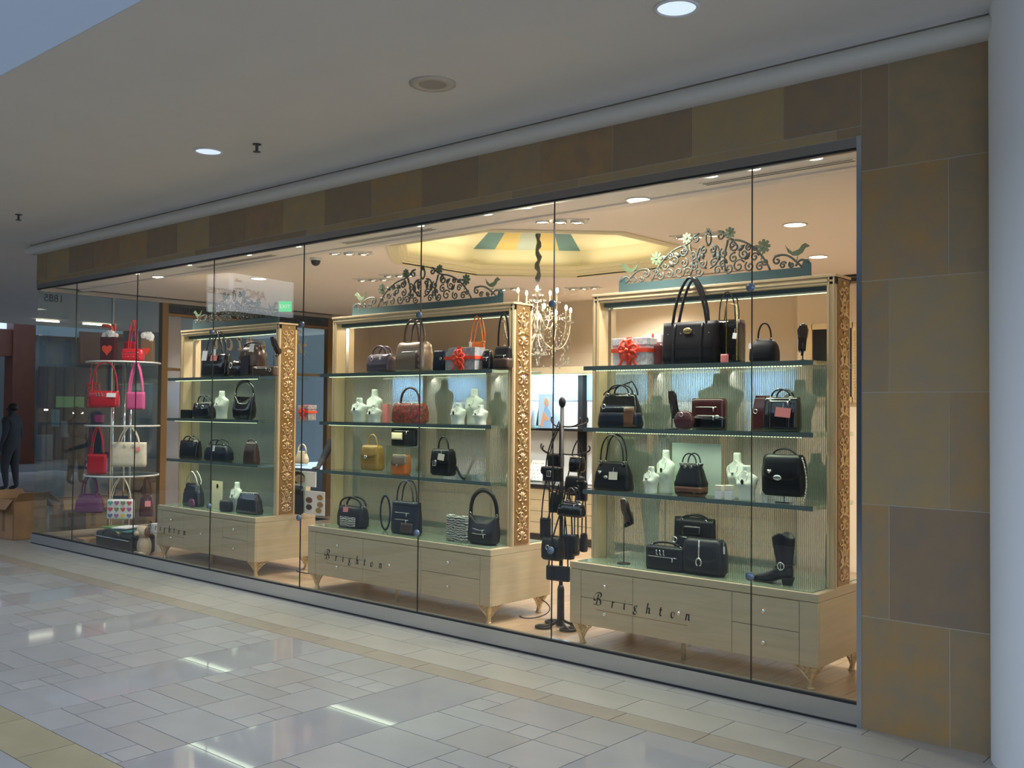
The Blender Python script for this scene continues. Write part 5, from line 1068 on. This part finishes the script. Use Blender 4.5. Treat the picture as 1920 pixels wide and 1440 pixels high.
# ------------------------------------------------------------------ floor clutter at the left end of the shop
e = empty('travel_bag', (-9.0, .42, 0), 'low black travel bag on the floor heaped with coloured folders', 'bag')
MB().box(-.42, .42, -.16, .16, .02, .24).build('body', 'luggage', e, bevel=.03); MB().tube(bez((-.2, -.17, .20), (-.2, -.20, .30), (.2, -.20, .30), (.2, -.17, .20), 12), .012, 6).build('handle', 'luggage', e, True)
MB().tube([(-.40, -.165, .18), (.40, -.165, .18)], .006, 5).build('zipper', 'silver', e)
for i, (dx, z, m, w_, lb) in enumerate(((-.10, .242, 'heart_yellow', .5, 'yellow folder on the travel bag'), (.05, .258, 'far_teal', .45, 'teal folder on the yellow one'), (-.22, .274, 'far_green', .25, 'lime green packet on the folders'), (.02, .290, 'tag_white', .2, 'white packet on top of the folders'))):
    tag(MB().obox((-9.0+dx, .42, z+.007), (w_, .26, .014), Matrix.Rotation(.2*i-.2, 3, 'Z')).build('folder', m), lb, 'folder', 'folders on the travel bag')
e = empty('plush_dog', (-8.44, .36, 0), 'beige plush toy sitting on the floor by the unit by the round tiers', 'toy')
MB().ball((0, 0, .13), (.09, .08, .13), 14, 8).ball((.04, -.06, .04), (.05, .07, .04), 10, 6).ball((-.05, -.06, .04), (.05, .07, .04), 10, 6).build('body', 'plush', e, True)
MB().ball((0, -.02, .30), (.075, .07, .07), 14, 8).ball((0, -.09, .285), (.035, .035, .028), 10, 6).build('head', 'plush', e, True)
for s in (-1, 1): MB().ball((s*.07, 0, .30), (.022, .04, .06), 8, 6).build('ear', 'brown_leather', e, True)
tag(MB().box(-8.80, -8.72, .62, .74, 0, .34).build('white_carton', 'card_white', bevel=.004), 'white carton standing behind the plush toy', 'box')
tag(MB().box(-9.72, -9.50, .16, .40, 0, .13).build('wooden_crate', 'cardboard', bevel=.004), 'low tan carton on the floor before the travel bag', 'box')

# ------------------------------------------------------------------ chandelier in the coffer
e = empty('chandelier', (CX, CY, 3.88), 'crystal chandelier with candle bulbs on a wrapped chain', 'chandelier')
P = [(0.010*math.sin(k*1.7), 0.010*math.cos(k*1.3), -k*.035) for k in range(27)]
MB().tube(P, [.022+.007*math.sin(k*2.1) for k in range(27)], 8).build('wrapped_chain', 'scroll_grey', e, True)
MB().lathe([(.012, -.93), (.04, -.97), (.02, -1.02), (.05, -1.10), (.022, -1.18), (.022, -1.34), (.055, -1.42), (.09, -1.52), (.07, -1.60), (.02, -1.66), (.03, -1.70), (.005, -1.73)], 16).build('column', 'crystal', e, True)
for tier, (n, R_, z0, zc) in enumerate(((8, .33, -1.50, -1.28), (5, .20, -1.30, -1.10))):
    for k in range(n):
        a = 2*PI*k/n+.25*tier+.1; c, s = math.cos(a), math.sin(a); r = lambda u, z: (c*u, s*u, z)
        MB().tube([r(u, z) for u, z in [(q[0], q[2]) for q in bez((.03, 0, z0+.08), (R_*.4, 0, z0-.14), (R_*.95, 0, z0-.12), (R_, 0, zc-.03), 10)]], .0045, 5).build('arm', 'arm_pale', e, True)
        cc = r(R_, 0)
        MB().lathe([(.008, zc-.035), (.036, zc-.02), (.040, zc-.012), (.012, zc-.01)], 10, (cc[0], cc[1], 0)).build('drip_pan', 'crystal', e, True)
        ca = MB().lathe([(.009, zc-.012), (.009, zc+.075)], 8, (cc[0], cc[1], 0)).build('candle', 'cream', e, True)
        MB().ball((cc[0], cc[1], zc+.10), (.013, .013, .028), 8, 6).build('bulb', 'bulb', ca, True)
        d = MB()
        for j in range(9): d.ball((cc[0]+.004*math.sin(j), cc[1], zc-.05-.026*j), .006 if j < 8 else .013, 6, 4)
        for j in range(7): t = (j+1)/8; d.ball((cc[0]*(1-t*.8), cc[1]*(1-t*.8), zc-.03-.16*math.sin(PI*t)*.8-(.02 if tier == 0 else .0)*t), .0055, 5, 4)
        for j in range(6): t = (j+1)/7; a2 = a+t*2*PI/n; d.ball((R_*.94*math.cos(a2), R_*.94*math.sin(a2), zc-.04-.08*math.sin(PI*t)), .0055, 5, 4)
        d.build('crystal_strand', 'crystal', e, True)
        if k % 2: MB().tube(spiral(0, 0, .04, 0, 1, 8) if False else [r(R_*.5+.03*math.cos(t), z0+.15+.05*math.sin(t)) for t in [0, 1, 2, 3, 4, 5]], .004, 4).build('scroll', 'arm_pale', e, True)
cw = MB(); rnc = random.Random(11)
for k in range(14):
    a = 2*PI*k/14; c, s_ = math.cos(a), math.sin(a)
    for j in range(13):
        t = j/12; u = .03+.29*t; z = -.98-.26*t-.13*math.sin(PI*t); cw.ball((c*u, s_*u, z), .0075, 5, 4)
    for j in range(9):
        t = j/8; u = .30-.24*t; z = -1.42-.20*t-.07*math.sin(PI*t); cw.ball((c*u, s_*u, z), .007, 5, 4)
cw.build('bead_garland', 'crystal_bead', e, True)
cd2 = MB()
for k in range(46):
    a = rnc.random()*2*PI; u = .07+.26*math.sqrt(rnc.random()); z = -1.50-.20*rnc.random()-.12*(1-u/.33); cd2.rings([[(math.cos(a)*u+r*math.cos(q), math.sin(a)*u+r*math.sin(q), z+h_) for q in (0, PI/2, PI, 1.5*PI)] for r, h_ in ((.001, -.030), (.011, -.012), (.001, .012))])
cd2.build('crystal_drops', 'crystal_bead', e)
pl = bpy.data.lights.new('chandelier_light', 'POINT'); pl.energy = 25; pl.color = (1, .82, .58); pl.shadow_soft_size = .25
po = bpy.data.objects.new('chandelier_light', pl); po.location = (CX, CY, 2.66); col.objects.link(po)

# ------------------------------------------------------------------ showcase wall at the back
for i in range(5):
    x0 = -9.80+1.395*i; lb = ['drawer cabinet in the back corner by the entrance', 'drawer cabinet second from the entrance along the back wall', 'drawer cabinet in the middle of the back wall', 'drawer cabinet seen behind the bag stand', 'drawer cabinet ending at the wall step'][i]
    e = empty('drawer_cabinet', (x0+.69, 5.0, 0), lb, 'cabinet', 'maple drawer cabinets along the back wall')
    MB().box(-.69, .69, -.36, .38, .10, .70).build('body', 'maple', e); MB().box(-.69, .69, -.32, .38, 0, .10).build('plinth', 'counter_black', e)
    for c in range(2):
        for r in range(4):
            z0 = .11+.145*r; xa = -.685+.69*c
            d = MB().box(xa+.003, xa+.682, -.378, -.36, z0+.003, z0+.142).build('drawer_front', 'maple', e); MB().lathe([(.005, 0), (.013, .015), (.001, .026)], 10, (xa+.56, -.378, z0+.08), 'y').build('knob', 'chrome', d, True)
tag(MB().box(-9.82, -2.84, 4.60, 5.38, .702, .75).build('worktop', 'counter_black', bevel=.004), 'long black worktop over the back drawer cabinets', 'worktop')
e = empty('jewellery_showcase', (-6.3, 5.2, .75), 'bright blue-white jewellery showcase along the back wall', 'showcase')
inv = Matrix.Translation(-Vector(e.location))
def W_(o): o.matrix_parent_inverse = inv; return o
W_(MB().box(-9.8, -2.84, 5.30, 5.38, .75, 2.20).build('back_panel', 'showcase_white', e)); W_(MB().box(-9.8, -2.84, 5.29, 5.30, 1.85, 2.20).build('blue_band', 'showcase_blue', e))
W_(MB().box(-9.8, -2.84, 4.84, 5.38, 2.205, 2.29).build('valance', 'maple', e)); W_(MB().box(-9.8, -2.84, 5.06, 5.30, 1.44, 1.475).build('ledge', 'counter_black', e))
for x in (-8.6, -7.3, -5.94, -4.6, -3.6): W_(MB().box(x-.04, x+.04, 4.86 if x != -5.94 else 5.2, 5.30, .75, 2.205).build('upright', 'maple' if x != -5.94 else 'velvet_black', e))
W_(MB().box(-9.7, -2.9, 5.0, 5.04, 2.185, 2.20).build('light_tube', 'led', e))
for x in (-8.9, -6.6, -4.0): area_light('showcase_light', (x, 5.0, 2.17), 2.0, 26, (.72, .88, 1.0), (.5, 0, 0), .08)
rn = random.Random(5); NUM = ['one', 'two', 'three', 'four', 'five', 'six', 'seven', 'eight', 'nine', 'ten', 'eleven', 'twelve', 'thirteen', 'fourteen', 'fifteen', 'sixteen', 'seventeen', 'eighteen', 'nineteen', 'twenty']
k = 0
for x in np.arange(-9.45, -3.0, .36):
    if any(abs(x-u) < .2 for u in (-8.6, -7.3, -5.94, -4.6, -3.6)) or abs(x+6.15) < .25: continue
    f = empty('jewellery_display', (x, 5.16, 1.475), 'upright framed jewellery pad on the showcase ledge', 'frame', 'framed jewellery pads'); f.rotation_euler = (-.22, 0, 0)
    MB().box(-.13, .13, -.008, .008, 0, .34).build('frame', 'showcase_blue', f); MB().box(-.105, .105, -.012, -.008, .03, .31).build('pad', 'card_white' if k % 3 else 'velvet_black', f)
    jm = MB()
    for j in range(6): jm.ball((rn.uniform(-.08, .08), -.014, rn.uniform(.06, .28)), .009, 6, 4)
    jm.build('jewellery', 'silver', f, True)
    t = empty('jewellery_tray', (x, 4.98, .757), 'slanted jewellery tray on the black worktop', 'tray', 'slanted jewellery trays'); t.rotation_euler = (-.6, 0, 0)
    MB().box(-.15, .15, -.01, .01, 0, .32).build('tray', 'card_white', t); jm = MB()
    for j in range(5):
        for i in range(6): jm.ball((-.11+.044*i, -.014, .05+.055*j), .010, 5, 4)
    jm.build('jewellery', 'silver', t, True); k += 1
q0, q1 = at(1010, 793, 5.02), at(1037, 733, 5.02)
e = empty('poster_card', ((q0[0]+q1[0])/2, 5.02, 1.475), 'photo card of a person in a blue dress on the showcase ledge', 'card'); w2, h2 = (q1[0]-q0[0])/2, .46
MB().box(-w2, w2, -.006, .006, 0, h2).build('card', 'showcase_blue', e); MB().prism([(-w2*.75, .0), (w2*.8, 0), (w2*.8, h2*.45), (w2*.3, h2*.62), (-w2*.1, h2*.62), (-w2*.5, h2*.3)], -.010, -.006).build('printed_dress', 'print_blue', e)
MB().prism([(w2*.15+w2*.3*math.cos(a), h2*.76+h2*.13*math.sin(a)) for a in [2*PI*i/14 for i in range(14)]], -.012, -.006).prism([(-w2*.7, 0.02), (-w2*.3, .02), (-w2*.1, h2*.25), (w2*.5, h2*.2), (w2*.5, h2*.28), (-w2*.3, h2*.5)], -.012, -.006).build('printed_figure', 'print_tan', e)
a, b = at(1523, 617, 5.13), at(1601, 746, 5.13)
e = empty('framed_panel', ((a[0]+b[0])/2, 5.14, b[2]), 'tall gilt frame with a black panel on the back wall', 'frame'); w2, h2 = (b[0]-a[0])/2, a[2]-b[2]
MB().box(-w2, w2, -.02, .01, 0, h2).build('panel', 'velvet_black', e)
fm = MB().box(-w2-.05, -w2+.01, -.04, .01, -.05, h2+.05).box(w2-.01, w2+.05, -.04, .01, -.05, h2+.05).box(-w2, w2, -.04, .01, -.05, .01).box(-w2, w2, -.04, .01, h2-.01, h2+.05)
for i in range(int(h2/.03)): fm.ball((w2+.02, -.045, i*.03), .012, 6, 4)
fm.build('moulding', 'gold_frame', e)

# ------------------------------------------------------------------ people
def person(label, loc, rz, H, top, bottom, skin, hair, arms, lean=0.0, stripe=False, hairlen=0.0, legs=None, bulk=1.0):
    k = H/1.75
    J = {'pelvis': (0, 0, .95), 'waist': (0, 0, 1.08), 'chest': (0, -.01, 1.28), 'neckb': (0, .01, 1.44), 'neck': (0, .0, 1.51), 'head': (0, -.015, 1.60), 'crown': (0, 0, 1.70)}
    lg = legs or ((.0, .0), (.0, .0))
    for s, nm, (kf, af) in ((-1, 'r', lg[0]), (1, 'l', lg[1])):
        J['hip'+nm] = (s*.09, 0, .90); J['knee'+nm] = (s*.10, kf-.02, .50); J['ankle'+nm] = (s*.10, af+.02, .09); J['toe'+nm] = (s*.12, af-.15, .035)
    for s, nm, (el, wr_) in ((-1, 'r', arms[0]), (1, 'l', arms[1])):
        J['sh'+nm] = (s*.165, .0, 1.405); J['el'+nm] = (s*el[0], el[1], el[2]); J['wr'+nm] = (s*wr_[0], wr_[1], wr_[2])
    up = [n for n in J if n in ('waist', 'chest', 'neckb', 'neck', 'head', 'crown') or n[:2] in ('sh', 'el', 'wr')]
    Rl = Matrix.Rotation(lean, 3, 'X'); pv = Vector(J['pelvis'])
    J = {n: (Rl @ (Vector(v)-pv)+pv if n in up else Vector(v)) for n, v in J.items()}
    Ed = [('pelvis', 'waist'), ('waist', 'chest'), ('chest', 'neckb'), ('neckb', 'neck'), ('neck', 'head'), ('head', 'crown')]
    for nm in 'rl': Ed += [('pelvis', 'hip'+nm), ('hip'+nm, 'knee'+nm), ('knee'+nm, 'ankle'+nm), ('ankle'+nm, 'toe'+nm), ('neckb', 'sh'+nm), ('sh'+nm, 'el'+nm), ('el'+nm, 'wr'+nm)]
    rad = {'pelvis': (.15, .115), 'waist': (.145, .105), 'chest': (.165, .12), 'neckb': (.09, .075), 'neck': (.052, .055), 'head': (.078, .095), 'crown': (.06, .075)}
    names = list(J); me = bpy.data.meshes.new('person'); me.from_pydata([tuple(J[n]*k) for n in names], [(names.index(a), names.index(b)) for a, b in Ed], [])
    o = bpy.data.objects.new('person', me); col.objects.link(o)
    o.modifiers.new('skin', 'SKIN'); sb = o.modifiers.new('s', 'SUBSURF'); sb.levels = 2
    rad = {n: ((v[0]*bulk, v[1]*bulk) if n in ('pelvis', 'waist', 'chest', 'neckb') else v) for n, v in rad.items()}
    for i, n in enumerate(names):
        r = rad.get(n) or {'hip': (.095, .10), 'kne': (.062, .066), 'ank': (.042, .045), 'toe': (.038, .026)}.get(n[:3]) or {'sh': (.068, .066), 'el': (.043, .043), 'wr': (.030, .030)}[n[:2]]
        me.skin_vertices[0].data[i].radius = (r[0]*k*(bulk if n[:2] in ('sh', 'el', 'hi', 'kn') else 1), r[1]*k*(bulk if n[:2] in ('sh', 'el', 'hi', 'kn') else 1)); me.skin_vertices[0].data[i].use_root = (n == 'pelvis')
    dg = bpy.context.evaluated_depsgraph_get(); dg.update(); m2 = bpy.data.meshes.new_from_object(o.evaluated_get(dg)); bpy.data.objects.remove(o)
    bm = bmesh.new(); bm.from_mesh(m2)
    mats = [top, bottom, skin, 'cloth_black', 'cloth_stripe']
    segs = [(a, b, J[a]*k, J[b]*k) for a, b in Ed]
    def region(c):
        best = None
        for a, b, A, B in segs:
            t = max(0, min(1, (c-A).dot(B-A)/max((B-A).length_squared, 1e-6))); d = (c-(A+(B-A)*t)).length
            if best is None or d < best[0]: best = (d, a, b, t)
        _, a, b, t = best
        if b.startswith('toe') or a.startswith('toe'): return 3
        if a in ('neck', 'head') or (a == 'neckb' and b == 'neck' and t > .3): return 2
        if b.startswith('hip') or b.startswith('knee') or b.startswith('ankle') or (a == 'pelvis' and b == 'waist' and t < .35): return 1
        if a.startswith('el') and (t > .85 or top == 'cloth_black' and hairlen > 0): return 2
        if stripe and a in ('waist', 'chest') and ((a == 'chest' and t < .35) or (a == 'waist' and t > .75)): return 4
        return 0
    for f in bm.faces: f.material_index = region(f.calc_center_median()); f.smooth = True
    bm.to_mesh(m2); bm.free()
    # hands and facial relief belong to the same body mesh
    ex = MB()
    for s, nm in ((-1, 'r'), (1, 'l')):
        w_ = J['wr'+nm]*k; d = (J['wr'+nm]-J['el'+nm]).normalized(); sd = Vector((0, 1, 0)) if abs(d.y) < .8 else Vector((1, 0, 0)); sd = (sd-d*sd.dot(d)).normalized()
        ex.tube([w_-d*.01, w_+d*.04*k, w_+d*.085*k], [(.026*k, .018*k), (.040*k, .017*k), (.036*k, .013*k)], 8, flat=sd)
        nrm = d.cross(sd)
        for i, L in enumerate((.062, .075, .080, .070)):
            b0 = w_+d*.08*k+sd*(-.030+.020*i)*k; ex.tube([b0, b0+d*L*.5*k, b0+d*L*.95*k-nrm*s*.018*k], [.0095*k, .009*k, .007*k], 6)
        b0 = w_+d*.03*k-sd*.036*k; ex.tube([b0, b0+(d*.7-sd*.7)*.035*k, b0+(d*.95-sd*.4)*.065*k], [.011*k, .010*k, .008*k], 6)
    hd = J['head']*k; up_ = (J['crown']-J['neck']).normalized(); fw = (Vector((0, -1, 0))-up_*Vector((0, -1, 0)).dot(up_)).normalized(); rt = fw.cross(up_)
    ex.tube([hd+fw*.085*k+up_*.03*k, hd+fw*.112*k-up_*.005*k, hd+fw*.092*k-up_*.012*k], [.008*k, .013*k, .008*k], 6)
    for s in (-1, 1): ex.ball(tuple(hd+rt*s*.080*k+up_*.005*k), (.014*k, .018*k, .03*k), 8, 5)
    n0 = len(m2.vertices); bm = bmesh.new(); bm.from_mesh(m2); vv = [bm.verts.new(v) for v in ex.v]
    for f in ex.f:
        try: ff = bm.faces.new([vv[i] for i in f]); ff.material_index = 2; ff.smooth = True
        except ValueError: pass
    bmesh.ops.recalc_face_normals(bm, faces=bm.faces); bm.to_mesh(m2); bm.free()
    m2.materials.clear()
    for mm in mats: m2.materials.append(M(mm))
    p = bpy.data.objects.new('person', m2); col.objects.link(p); p.location = loc; p.rotation_euler = (0, 0, rz); tag(p, label, 'person')
    c = hd+up_*.055*k-fw*.022*k; Rr = Matrix((rt, -fw, up_)).transposed(); hb = MB(); hb.ball((0, 0, 0), (.088*k, .098*k, .085*k), 16, 8)
    if hairlen: hb.ball((0, .035*k, -.09*k-hairlen*.3), (.085*k, .06*k, .12*k+hairlen*.5), 14, 8)
    hb.v = [tuple(Rr @ Vector(v)+c) for v in hb.v]; hb.build('hair', hair, p, True)
    fe = MB()
    for s in (-1, 1): fe.ball(tuple(hd+fw*.094*k+rt*s*.032*k+up_*.025*k), .008*k, 6, 4)
    fe.tube([hd+fw*.095*k+rt*.022*k-up_*.045*k, hd+fw*.102*k-up_*.043*k, hd+fw*.095*k-rt*.022*k-up_*.045*k], .005*k, 5); fe.build('facial_features', 'hair_dark', p, True)
    return p
DOWN = ((.235, .02, 1.13), (.25, -.06, .88)); POCK = ((.27, .03, 1.15), (.20, -.12, .98)); BENT = ((.24, -.02, 1.13), (.12, -.22, 1.10))
person('man in a grey sweater with a dark chest band, outside beyond the boxes', (-18.6, 2.95, 0), -1.0, 1.78, 'cloth_grey', 'cloth_jeans', 'skin_dark', 'hair_dark', (DOWN, DOWN), stripe=True, bulk=1.28, legs=((.02, .03), (-.06, -.05)))
person('shopper in black seen from behind through the corner glass', tuple(at_z(142, 909, 0)), 2.0, 1.72, 'cloth_black', 'cloth_jeans', 'skin_dark', 'hair_dark', (BENT, POCK), bulk=1.3, legs=((.05, .1), (-.04, -.05)))
person('shop assistant in black leaning by the middle display unit', (-7.35, 2.35, 0), 0.5, 1.66, 'cloth_black', 'cloth_black', 'skin', 'hair_brown', (((.26, -.10, 1.15), (.20, -.36, 1.08)), ((.26, -.10, 1.15), (.22, -.36, 1.06))), lean=-.0, hairlen=.12)
person('customer in a grey-green top behind the screen of the boot unit', (-3.20, 2.75, 0), 2.3, 1.62, 'cloth_green', 'cloth_jeans', 'skin', 'hair_dark', (BENT, BENT), lean=.25)

# ------------------------------------------------------------------ cardboard boxes by the corner
def carton(label, x, y, sx, sy, h, rz, m='cardboard', flaps=True):
    e = empty('cardboard_box', (x, y, 0), label, 'box', 'cardboard boxes by the shop corner', rz); t = .006
    MB().box(-sx, sx, -sy, -sy+t, 0, h).box(-sx, sx, sy-t, sy, 0, h).box(-sx, -sx+t, -sy, sy, 0, h).box(sx-t, sx, -sy, sy, 0, h).box(-sx, sx, -sy, sy, 0, t).build('carton', m, e)
    if flaps:
        for s in (-1, 1):
            MB().obox((s*(sx+.06), 0, h+.05), (.16, sy*1.9, t), Matrix.Rotation(-s*.75, 3, 'Y')).build('flap', m, e); MB().obox((0, s*(sy+.055), h-.045), (sx*1.9, .15, t), Matrix.Rotation(-s*.9, 3, 'X')).build('flap', m, e)
    MB().box(-.03, .03, -sy-.002, -sy, h*.2, h).build('tape', 'cardboard_dark', e)
    return e
carton('open carton standing outside the glass corner', -11.20, .12, .24, .22, .50, .1); carton('long open carton beyond the side glass', -11.30, 1.05, .42, .24, .44, 1.45); carton('taller carton behind the long open one', -11.60, 2.10, .28, .26, .62, .2, 'cardboard')
carton('dark carton low against the side glass', -10.75, .62, .12, .10, .34, 0, 'navy', flaps=False)

# ------------------------------------------------------------------ the mall beyond the entrance
fw_ = MB().box(-30.4, -30, -15.3, 24, 0, 7.5).build('wall_far', 'far_wall'); struct(fw_, 'far side of the concourse beyond the shop')
def board(name, label, px0, px1, y0, y1, X, m, cat, th=.12):
    a, b = at_x(px0, y1, X), at_x(px1, y0, X); MB().box(X-th, X, min(a[1], b[1]), max(a[1], b[1]), max(min(a[2], b[2]), 0), max(a[2], b[2])).build(name, m, fw_, bevel=.01)
pr = at_x(20, 870, -28.0)[1]; pr2 = at_x(62, 870, -28.0)[1]
pier = MB().box(-28.6, -28.0, pr, pr2, 0, 5.6).box(-28.65, -27.95, pr-.05, pr2+.05, 0, .25).box(-28.65, -27.95, pr-.05, pr2+.05, 5.3, 5.6).build('wall_pier', 'brown_pier'); struct(pier, 'dark red-brown pier beyond the glass corner of the shop')
board('brown_fascia', 'red-brown beam running left from the pier', -60, 24, 618, 665, -28.1, 'brown_pier', 'beam'); board('light_panel', 'pale bright panel above the red-brown beam', -60, 20, 597, 612, -28.5, 'lamp_blue', 'light')
board('shop_fascia', 'brown sign fascia of a far shop behind the top tier', 150, 286, 630, 681, -29.6, 'brown_pier', 'sign'); board('daylit_band', 'pale blue band over a far shop, daylight put into its colour', 66, 304, 600, 628, -29.7, 'far_daylit', 'daylight'); board('daylit_strip', 'pale blue strip beside the entrance frame, daylight put into its colour', 284, 304, 628, 682, -29.6, 'far_daylit', 'skyglow')  # both pale blue boards are painted daylight of the far concourse
board('far_shop_window', 'dark far shop window with coloured goods', 70, 300, 695, 872, -29.8, 'far_dark', 'window'); board('promo_sign', 'green and white promotional sign of a far shop', 105, 158, 744, 764, -29.4, 'far_green', 'sign', .05); board('goods_teal', 'teal garments in the far shop', 98, 112, 768, 800, -29.4, 'far_teal', 'garments'); board('goods_pink', 'pink garments in the far shop', 178, 196, 778, 792, -29.4, 'far_pink', 'garments')
board('goods_white', 'white table in the far shop', 116, 150, 790, 820, -29.3, 'far_wall', 'table'); board('goods_stack', 'pale stacked goods in the far shop', 70, 100, 815, 865, -29.3, 'far_wall', 'goods')
for (a, b, y, lb) in ((138, 156, 773, 'short bright lamp strip in the far shop'), (84, 90, 767, 'small spotlight in the far shop'), (70, 112, 578.5, 'long bright lamp strip on the far ceiling beside the number'), (157, 216, 588, 'long bright lamp strip on the far ceiling behind the ribbon')):
    a_, b_ = at_x(a, y, -22.0), at_x(b, y+4, -22.0); z = min(a_[2], 3.78)
    MB().box(-22.05, -22.0, a_[1], b_[1], z-.035, z).build('lamp_strip', 'lamp_soft', sof)
# entrance-side walls of the neighbouring mall, seen through the transom
nb = MB().box(-24, -23.6, 8, 24, 0, 6).build('wall_neighbour', 'far_wall'); struct(nb, 'neighbouring shop front seen through the entrance')
ob = MB().box(-34, 8, -15.3, -15, 0, 7.5).build('wall_opposite', 'far_wall'); struct(ob, 'shop fronts on the opposite side of the mall')
for i in range(9): MB().box(-32+4.4*i, -29+4.4*i, -15, -14.9, 0.1, 3.0).build('dark_shop_window', 'far_dark', ob)
MB().box(-34, 8, -15, -14.6, 3.2, 3.9).build('fascia_band', 'brown_pier', ob)
# hanging wayfinding sign, only mirrored in the shop glass
A, B, C = (at_z(430, 515, 3.9), at_z(543, 533, 3.9), at_z(389, 518, 3.9)); A, B, C = [Vector((q[0], -q[1], 3.35)) for q in (A, B, C)]
e = empty('hanging_sign', ((A+B)/2)[:], 'white hanging wayfinding sign out in the mall, mirrored in the shop glass', 'sign'); ox = (A-B).normalized(); oz = Vector((0, 0, 1)); on = ox.cross(oz)
Mx = Matrix((ox, -on, oz)).transposed(); L_ = (A-B).length
MB().obox((0, 0, .27), (L_, .10, .62), Mx).build('panel', 'sign_white', e); c2 = (C-A); dC = c2.normalized(); M2 = Matrix((dC, -dC.cross(oz), oz)).transposed()
MB().obox(tuple((A+C)/2-(A+B)/2+Vector((0, 0, .27))), (c2.length, .10, .62), M2).build('end_panel', 'sign_white', e)
for s in (-.4, .4): MB().tube([tuple(ox*L_*s+Vector((0, 0, .58))), tuple(ox*L_*s+Vector((0, 0, 2.6)))], .012, 6).build('hanger', 'steel', e)
for txt, z, sz in (('AMC Theatres', .20, .21),):
    t = text_mesh(txt, sz, 'lettering', 'sign_text', .002, parent=e); t.matrix_local = Matrix.Translation(ox*(-L_*.02)+on*.054+Vector((0, 0, z))) @ Matrix((ox, oz, on)).transposed().to_4x4()
MB().obox(tuple(ox*L_*.42+on*.054+Vector((0, 0, .46))), (.14, .004, .03), Mx).obox(tuple(ox*(L_*.42+.05)+on*.054+Vector((0, 0, .475))), (.07, .004, .025), Mx @ Matrix.Rotation(.8, 3, 'Y')).build('arrow', 'sign_text', e)

a, b = at(1534, 506, 5.12), at(1606, 530, 5.12)
e = empty('wall_grille', ((a[0]+b[0])/2, 5.15, b[2]), 'dark slotted grille high on the lighter back wall', 'grille'); w2 = (b[0]-a[0])/2+.25
MB().box(-w2, w2, -.03, 0, 0, .17).build('frame', 'gold_back', e)
for i in range(3): MB().box(-w2+.02, w2-.02, -.04, -.028, .02+.05*i, .055+.05*i).build('slat', 'velvet_black', e)
